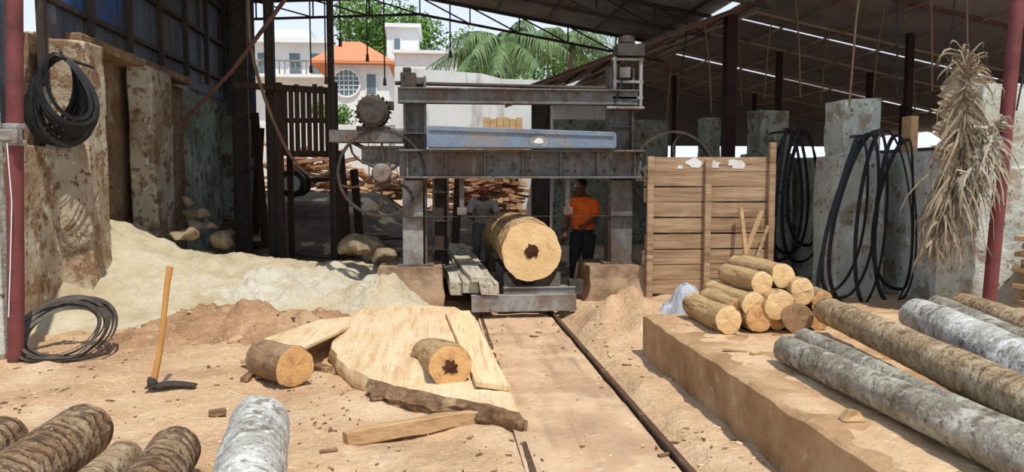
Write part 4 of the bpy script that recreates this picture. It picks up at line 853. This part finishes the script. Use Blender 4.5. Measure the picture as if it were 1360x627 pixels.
for k,(px,y1,lb) in enumerate(((413,95,'rod hanging leftmost over the slatted cabin'),(433,110,'rod hanging second over the slatted cabin'),(452,60,'short rod hanging over the orange roofed house'),(488,80,'rod hanging in front of the tree tops'),(511,112,'rod hanging left of the white tower'),(598,75,'rod with a weight at its end hanging before the palm'))):
    b_=atY(px,y1,12.5); r=root('hanging_rod',lb,'rod',(b_.x,12.5,b_.z)); MB().tube([V((b_.x,12.5,zr(b_.x)-.01)),b_],.012,6).build('rod','steel_dark',r); MB().tube([b_+V((0,0,.1)),b_+V((0,0,-.02))],[.02,.03],8).build('weight','steel_dark',r)
RC=[(1128,140,8.7,'pale rope hanging left of the white right pillar'),(1192,130,9.6,'dark rope hanging above the black bands'),(1260,90,8.5,'dark rope hanging beside the dried frond'),(945,150,12.9,'pale rope hanging left of the maroon roof post'),(900,150,12.8,'dark rope hanging above the plank screen'),(1063,130,12,'pale rope hanging above the far bands'),(1015,130,13.5,'pale rope hanging deep in the right hand shed'),(1238,120,10.5,'pale rope hanging deep behind the dried frond'),(1090,140,15,'thin far rope hanging between the right pillars'),(1285,60,9.5,'pale rope hanging above the frond tip'),(885,165,14,'thin far rope hanging right of the lift gear'),(985,140,15.5,'thin far rope hanging right of the maroon post'),(1160,125,13,'thin far rope hanging above the white pillar top'),(1215,150,14.5,'thin far rope hanging left of the dried frond')]
for k,(px,y1,Y,lb) in enumerate(RC):
    b_=atY(px,y1,Y); xt=b_.x+.16*(-1)**k; zt_=(z2(xt) if xt<6.56 else z3(xt))
    if xt<5.0 and Y<12.6: zt_=zr(xt)
    rope(lb,[V((xt,Y,zt_)),V((b_.x+.05*(-1)**k,Y,(zt_+b_.z)/2)),b_],.012,'hose' if lb.startswith('pale') or 'far' in lb else 'rubber')
# ------------------------------------------------------------------ background
def lumber(x0,x1,y0,y1,z0,z1,m,name,label,grp,n,ang,tilt):
    for k in range(n):
        t=k/n; z=z0+(z1-z0)*t*(.7+.3*random.random()); x=random.uniform(x0,x1)*(1-.25*t)+(x0+x1)/2*.25*t; y=random.uniform(y0,y1); L=random.uniform(.5,1.3)*(x1-x0)/2*1.1
        a=random.uniform(-ang,ang); h=random.uniform(-tilt,tilt)*t
        dv=V((math.cos(a),math.sin(a),h)); c=V((x,y,z+.08+abs(h)*L*.4))
        tag(MB().bar(c-dv*L/2,c+dv*L/2,random.uniform(.12,.25),random.uniform(.03,.09)).build(name,random.choice(m),org='base'),label,'plank',grp)
lumber(.2,2.3,19.4,20.8,.65,1.75,['red_plank','red_plank','yel_plank'],'lumber_plank','rough reddish plank in the lumber heap behind the saw','lumber heap behind the saw',80,1.3,.5)
lumber(-4.2,-2.2,19.4,20.8,1.1,2.15,['yel_plank','red_plank'],'lumber_plank','pale plank in the lumber heap behind the slatted cabin','lumber heap behind the cabin',70,1.3,.5)
lumber(-2.2,.2,19.6,20.8,1.0,1.5,['yel_plank','red_plank'],'lumber_plank','plank in the low lumber heap seen beneath the motor','low lumber heap beneath the motor',50,1.3,.5)
b=MB(); bz=atY(600,97,22.5).z
b.prism([(-1.15,-.1),(-1.15,bz+.15),(1.4,bz),(2.0,bz-.15),(5.2,bz-.2),(5.2,-.1)],'y',22.5,22.75)
struct(b.build('wall_boundary','outer_wall'),'tall stained white boundary wall behind the yard','wall')
struct(MB().rng(-12,-1.15,23,23.25,-.1,3.2).build('wall_boundary_low','outer_wall'),'lower boundary wall before the houses','wall')
p=atY(642,172,21.8); q=atY(694,156,21.8); bs_=root('board_stack','tan stack of boards standing before the white boundary wall','boards',(p.x,21.8,0))
for k in range(6):
    x0=p.x+(q.x-p.x)*k/6; MB().rng(x0,x0+(q.x-p.x)/6-.01,21.7+.03*(k%2),21.95,0,q.z-.04*(k%3==1)).build('board','yel_plank',bs_,bevel=.01)
def X(px,Y): return atY(px,100,Y).x
def Z(py,Y): return atY(578,py,Y).z
HY=34
hs=root('house','white house with an orange tiled roof and round window','house',(-4,HY,0))
MB().rng(X(437,HY),X(517,HY),HY,HY+5,0,Z(84,HY)).build('wall','white_paint',hs)
e0,e1,ez,pz=X(414,HY),X(524,HY),Z(84,HY),Z(44,HY); mid=(e0+e1)/2-.3
b=MB().add([(e0,HY-.5,ez),(e1,HY-.5,ez),(e1,HY+5.5,ez),(e0,HY+5.5,ez),(mid-.4,HY+2.5,pz),(mid+.4,HY+2.5,pz),(e0,HY-.5,ez-.12),(e1,HY-.5,ez-.12),(e1,HY+5.5,ez-.12),(e0,HY+5.5,ez-.12)],[[0,1,5,4],[1,2,5],[2,3,4,5],[3,0,4],[0,6,7,1],[1,7,8,2],[2,8,9,3],[3,9,6,0],[6,9,8,7]]); b.build('roof','tile',hs,smooth=False)
rw=V((X(460,HY),HY-.05,Z(112,HY))); rx=Matrix.Rotation(R(90),3,'X')
b=MB().lathe([(.56,-.06),(.64,-.06),(.64,.06),(.56,.06),(.56,-.06)],36,rx,rw); b.f=b.f[:-2]; w_=b.build('round_window','white_paint',hs)
MB().lathe([(.57,-.01),(.57,.01)],36,rx,rw).build('pane','glass',w_)
b=MB()
for t in (-.3,-.1,.1,.3): hl=math.sqrt(.57**2-t*t); b.rng(rw.x+t-.015,rw.x+t+.015,rw.y-.05,rw.y,rw.z-hl,rw.z+hl); b.rng(rw.x-hl,rw.x+hl,rw.y-.05,rw.y,rw.z+t-.015,rw.z+t+.015)
b.build('window_grid','white_paint',w_)
f=MB().rng(X(485,HY),X(501,HY),HY-.04,HY+.02,Z(128,HY),Z(98,HY)).build('window','white_paint',hs); MB().rng(X(487,HY),X(499,HY),HY-.06,HY-.03,Z(126,HY),Z(100,HY)).build('pane','glass',f)
Y2=42
hs=root('house','white flat roofed house with balcony at the far left','house',(-9,Y2,0))
MB().rng(X(318,Y2),X(436,Y2),Y2,Y2+5,0,Z(62,Y2)).build('wall','white_paint',hs); MB().rng(X(310,Y2),X(440,Y2),Y2-.6,Y2+5.3,Z(62,Y2),Z(56,Y2)).build('roof_slab','white_paint',hs)
MB().rng(X(340,Y2),X(410,Y2),Y2+1,Y2+4,Z(56,Y2),Z(38,Y2)).build('upper_room','white_paint',hs)
MB().rng(X(318,Y2),X(436,Y2),Y2-1.0,Y2,Z(108,Y2),Z(104,Y2)).build('balcony','white_paint',hs)
b=MB()
for px in range(320,436,7): b.rng(X(px,Y2)-.03,X(px,Y2)+.03,Y2-.98,Y2-.92,Z(104,Y2),Z(88,Y2))
b.rng(X(318,Y2),X(436,Y2),Y2-1,Y2-.9,Z(88,Y2),Z(86,Y2)); b.build('railing','steel_light',hs)
for px in (350,392,420):
    f=MB().rng(X(px-9,Y2),X(px+9,Y2),Y2-.04,Y2+.02,Z(104,Y2),Z(72,Y2)).build('window','white_paint',hs); MB().rng(X(px-7,Y2),X(px+7,Y2),Y2-.06,Y2-.03,Z(102,Y2),Z(74,Y2)).build('pane','glass',f)
Y3=42
hs=root('tower_house','white stair tower block right of the orange roof','building',(-1.5,Y3,0))
MB().rng(X(514,Y3),X(556,Y3),Y3,Y3+4,0,Z(38,Y3)).build('wall','white_paint',hs); MB().rng(X(511,Y3),X(560,Y3),Y3-.3,Y3+4.3,Z(38,Y3),Z(33,Y3)).build('roof_slab','white_paint',hs)
MB().rng(X(528,Y3),X(606,Y3),Y3-1.5,Y3+4,0,Z(78,Y3)).build('lower_block','white_paint',hs); MB().rng(X(525,Y3),X(608,Y3),Y3-1.8,Y3+4,Z(78,Y3),Z(74,Y3)).build('roof_slab','white_paint',hs)
f=MB().rng(X(522,Y3),X(534,Y3),Y3-.05,Y3,Z(70,Y3),Z(50,Y3)).build('window','white_paint',hs); MB().rng(X(524,Y3),X(532,Y3),Y3-.07,Y3-.03,Z(68,Y3),Z(52,Y3)).build('pane','glass',f)
def tree(label,c,rad,n,seed,m='green',ls=.3):
    rnd=random.Random(seed); c=V(c); r=root('tree',label,'tree',(c.x,c.y,0))
    MB().tube([(c.x,c.y,0),(c.x+.1,c.y,c.z*.5),(c.x,c.y,c.z)],[.3,.22,.1],8).build('trunk','trunk',r)
    blobs=[(c+V((rnd.uniform(-1,1)*rad*.8,rnd.uniform(-1,1)*rad*.4,rnd.uniform(-.7,.4)*rad*.8)),rad*rnd.uniform(.35,.6)) for _ in range(12)]
    b=MB()
    for k in range(n):
        bc_,br=rnd.choice(blobs); d=V((rnd.gauss(0,1),rnd.gauss(0,1),rnd.gauss(0,1))).normalized(); p=bc_+d*br*rnd.uniform(.6,1)
        u=V((rnd.gauss(0,1),rnd.gauss(0,1),rnd.gauss(0,1))).normalized(); v=u.cross(d).normalized(); s=ls*rnd.uniform(.6,1.2)
        b.add([p-u*s*.5,p+v*s*.25,p+u*s*.5,p-v*s*.25],[[0,1,2,3]])
    b.build('foliage',m,r,smooth=False)
tc=atY(506,48,54); tree('leafy green tree rising behind the orange roofed house',tc,4.0,9000,3,ls=.34)
tc=atY(650,92,52); tree('green bushy tree behind the boundary wall',tc,3.2,6000,5,ls=.32)
tc=atY(775,88,44); tree('green tree partly hidden behind the low roof corner',tc,2.8,5000,8,ls=.3)
tc=atY(446,152,29); tree('small bush below the round window',(tc.x,29,tc.z),.8,1200,9,ls=.16)
def palm(label,c,L,n,seed):
    rnd=random.Random(seed); c=V(c); r=root('palm_tree',label,'palm tree',(c.x,c.y,0))
    MB().tube([(c.x+.4,c.y,0),(c.x+.2,c.y,c.z*.5),c],[.2,.16,.14],10).build('trunk','trunk',r)
    for k in range(n):
        a=2*math.pi*k/n+rnd.uniform(-.2,.2); el=rnd.uniform(-.15,1.15); d=V((math.cos(a)*math.cos(el),math.sin(a)*math.cos(el),math.sin(el)))
        sd=V((-math.sin(a),math.cos(a),0)); b=MB(); frond(b,b,c,d,L*rnd.uniform(.85,1.1),.45+.35*el,.75,sd,n=40,w=.055,hang=1.0,rnd=rnd); b.build('frond','green_palm',r)
pc=atY(668,56,27.5); palm('coconut palm with drooping fronds left of the low roof corner',pc,2.9,20,2)
pc=atY(756,60,36); palm('coconut palm partly hidden behind the low roof corner',pc,3.8,20,4)
# ------------------------------------------------------------------ people
def person(label,loc,yaw,J,shirt,pants,headgear,sz=1.0):
    r=root('person',label,'person',(loc[0],loc[1],loc[2]))
    mt=Matrix.Translation(V(loc))@Matrix.Rotation(yaw,4,'Z')@Matrix.Diagonal((sz,sz,sz,1))
    def ring(c,w,d,fwd=V((0,1,0)),ax=V((0,0,1)),n=18):
        c=V(c); s=fwd.cross(ax).normalized(); f2=ax.cross(s)
        return [c+s*w*math.cos(2*math.pi*j/n)+f2*d*math.sin(2*math.pi*j/n) for j in range(n)]
    T=J['torso']
    def torso(b,g=0,lo=0,hi=99):
        rs=[]
        L_=[t for i,t in enumerate(T) if lo<=i<=hi]
        for i,(c,w,d) in enumerate(L_):
            a=V(L_[min(i+1,len(L_)-1)][0])-V(L_[max(i-1,0)][0]); rs.append(ring(c,w+g,d+g,V((0,1,0)),a.normalized()))
        b.loft(rs)
    b=MB(); torso(b)
    hc=V(J['head']); nk=V(J['neck'])
    b.tube([nk-V((0,0,.06)),nk,hc-V((0,0,.03))],[.065,.056,.055],12)
    b.ell(hc+V((0,0,.02)),(.075,.095,.105)); b.ell(hc+V((0,.03,-.06)),(.055,.065,.06)); b.ell(hc+V((0,.1,-.015)),(.014,.02,.022)); 
    for s in (-1,1): b.ell(hc+V((s*.077,0,0)),(.012,.02,.03)); b.ell(hc+V((s*.03,.082,.03)),(.022,.014,.008))
    for s in ('l','r'):
        sh,el,wr=[V(k) for k in J['arm_'+s]]; b.tube([sh,sh.lerp(el,.4),el,el.lerp(wr,.35),wr],[.052,.048,.038,.038,.026],12)
        hd=(wr-el).normalized(); sd=hd.cross(V((0,1,0))); 
        if sd.length<.1: sd=hd.cross(V((0,0,1)))
        sd.normalize(); nr=sd.cross(hd)
        b.tube([wr-hd*.01,wr+hd*.03,wr+hd*.075,wr+hd*.095],[.024,.032,.036,.026],10)
        for f in range(4):
            o_=sd*(-.03+.02*f); ln=[.06,.075,.07,.055][f]; p=wr+hd*.085+o_
            b.tube([p,p+hd*ln*.5+nr*.008,p+hd*ln*.85+nr*.03],[.0095,.009,.0075],7)
        p=wr+hd*.03-sd*.03*1; b.tube([p,p-sd*.025+hd*.03,p-sd*.03+hd*.06+nr*.01],[.012,.011,.009],7)
        hp,kn,an,to=[V(k) for k in J['leg_'+s]]; b.tube([hp,hp.lerp(kn,.45),kn,kn.lerp(an,.35),an],[.085,.075,.055,.052,.036],12)
        b.tube([an+(an-to).normalized()*.05+V((0,0,-.04)),an.lerp(to,.4)+V((0,0,-.02)),to],[.036,.042,.03],10)
    b.xf(mt); o=b.build('body','skin',r,angle=180); md=o.modifiers.new('remesh','REMESH'); md.mode='VOXEL'; md.voxel_size=.0085; md.use_smooth_shade=True
    sm_=o.modifiers.new('smooth','SMOOTH'); sm_.iterations=3; sm_.factor=.5
    b=MB(); torso(b,.018,1,len(T)-2)
    for s in ('l','r'):
        sh,el,wr=[V(k) for k in J['arm_'+s]]; b.tube([sh,sh.lerp(el,.5),sh.lerp(el,.85)],[.072,.066,.064],12)
    b.xf(mt); o=b.build('shirt',shirt,r,angle=180); md=o.modifiers.new('remesh','REMESH'); md.mode='VOXEL'; md.voxel_size=.012; md.use_smooth_shade=True
    sm_=o.modifiers.new('smooth','SMOOTH'); sm_.iterations=3
    b=MB(); torso(b,.012,0,2)
    for s in ('l','r'):
        hp,kn,an,to=[V(k) for k in J['leg_'+s]]; b.tube([hp,hp.lerp(kn,.45),kn,kn.lerp(an,.5),kn.lerp(an,.97)],[.105,.096,.078,.072,.066],14)
    b.xf(mt); o=b.build('trousers',pants,r,angle=180); md=o.modifiers.new('remesh','REMESH'); md.mode='VOXEL'; md.voxel_size=.012; md.use_smooth_shade=True
    sm_=o.modifiers.new('smooth','SMOOTH'); sm_.iterations=3
    b=MB(); b.ell(hc+V((0,-.012,.045)),(.086,.1,.09)); b.xf(mt); hg=b.build('cap' if headgear=='cap' else 'hair',headgear,r)
    if headgear=='cap':
        b=MB().ell(hc+V((0,.11,.045)),(.06,.06,.01)); b.xf(mt); b.build('cap_peak','cap',hg)
    for s in (-1,1):
        b=MB().ell(hc+V((s*.03,.084,.012)),(.012,.009,.007)); b.xf(mt); b.build('eye','eye',r)
    b=MB().ell(hc+V((0,.09,-.055)),(.022,.008,.007)); b.xf(mt); b.build('mouth','lip',r)
    return r
J1=dict(torso=[((0,0,.82),.12,.09),((0,0,.90),.155,.11),((0,0,.99),.145,.1),((0,.01,1.10),.15,.105),((0,.02,1.21),.17,.115),((0,.02,1.30),.175,.1),((0,.02,1.345),.12,.075),((0,.025,1.37),.06,.06)],
  head=(0,.08,1.49),neck=(0,.03,1.375),arm_l=[(-.185,.02,1.30),(-.25,.08,1.05),(-.2,.30,.98)],arm_r=[(.185,.02,1.30),(.25,-.01,1.04),(.25,.07,.82)],
  leg_l=[(-.09,0,.84),(-.1,.05,.46),(-.11,0,.08),(-.13,.16,.03)],leg_r=[(.09,0,.84),(.11,.04,.46),(.12,-.02,.08),(.15,.14,.03)])
op=atZ(770,388,0)
person('man in a bright orange shirt standing right of the big log',(op.x+.02,op.y-.1,.0),R(140),J1,'orange','trouser','hair')
J2=dict(torso=[((0,-.1,.82),.12,.09),((0,-.1,.90),.155,.11),((0,-.06,1.0),.145,.1),((0,.0,1.1),.15,.105),((0,.08,1.2),.17,.115),((0,.14,1.27),.175,.1),((0,.17,1.31),.12,.075),((0,.18,1.33),.06,.06)],
  head=(0,.25,1.41),neck=(0,.18,1.32),arm_l=[(-.185,.14,1.26),(-.26,.24,1.02),(-.2,.46,.98)],arm_r=[(.185,.14,1.26),(.26,.24,1.02),(.2,.46,.98)],
  leg_l=[(-.09,-.1,.84),(-.1,.05,.46),(-.11,-.03,.08),(-.13,.13,.03)],leg_r=[(.09,-.1,.84),(.11,.02,.46),(.12,-.12,.08),(.15,.04,.03)])
pp=atY(642,258,12.6)
person('man in greyish clothes and reddish cap leaning at the far end of the log',(pp.x,12.75,.02),R(178),J2,'shirt_grey','trouser_grey','cap',.95)
# ------------------------------------------------------------------ light
w=bpy.data.worlds.new('world'); SC.world=w; w.use_nodes=True; nt=w.node_tree; bg=nt.nodes['Background']
tc=nt.nodes.new('ShaderNodeTexCoord'); sp=nt.nodes.new('ShaderNodeSeparateXYZ'); cr_=nt.nodes.new('ShaderNodeValToRGB')
nt.links.new(tc.outputs['Generated'],sp.inputs[0]); nt.links.new(sp.outputs[2],cr_.inputs[0]); nt.links.new(cr_.outputs[0],bg.inputs[0])
e=cr_.color_ramp.elements; e[0].position=.0; e[0].color=(.88,.94,1,1); e[1].position=.6; e[1].color=(.46,.63,.92,1)
bg.inputs[1].default_value=1.1
sd=bpy.data.lights.new('sun','SUN'); so=bpy.data.objects.new('sun',sd); C.objects.link(so); sd.energy=4.0; sd.angle=R(.6); sd.color=(1,.95,.87)
el=R(64); az=V((.38,-.92,0)).normalized(); so.rotation_mode='QUATERNION'
dirv=-(az*math.cos(el)+V((0,0,math.sin(el)))); so.rotation_quaternion=V((0,0,-1)).rotation_difference(dirv); so.location=(5,-8,15)
SC.view_settings.view_transform='Standard'
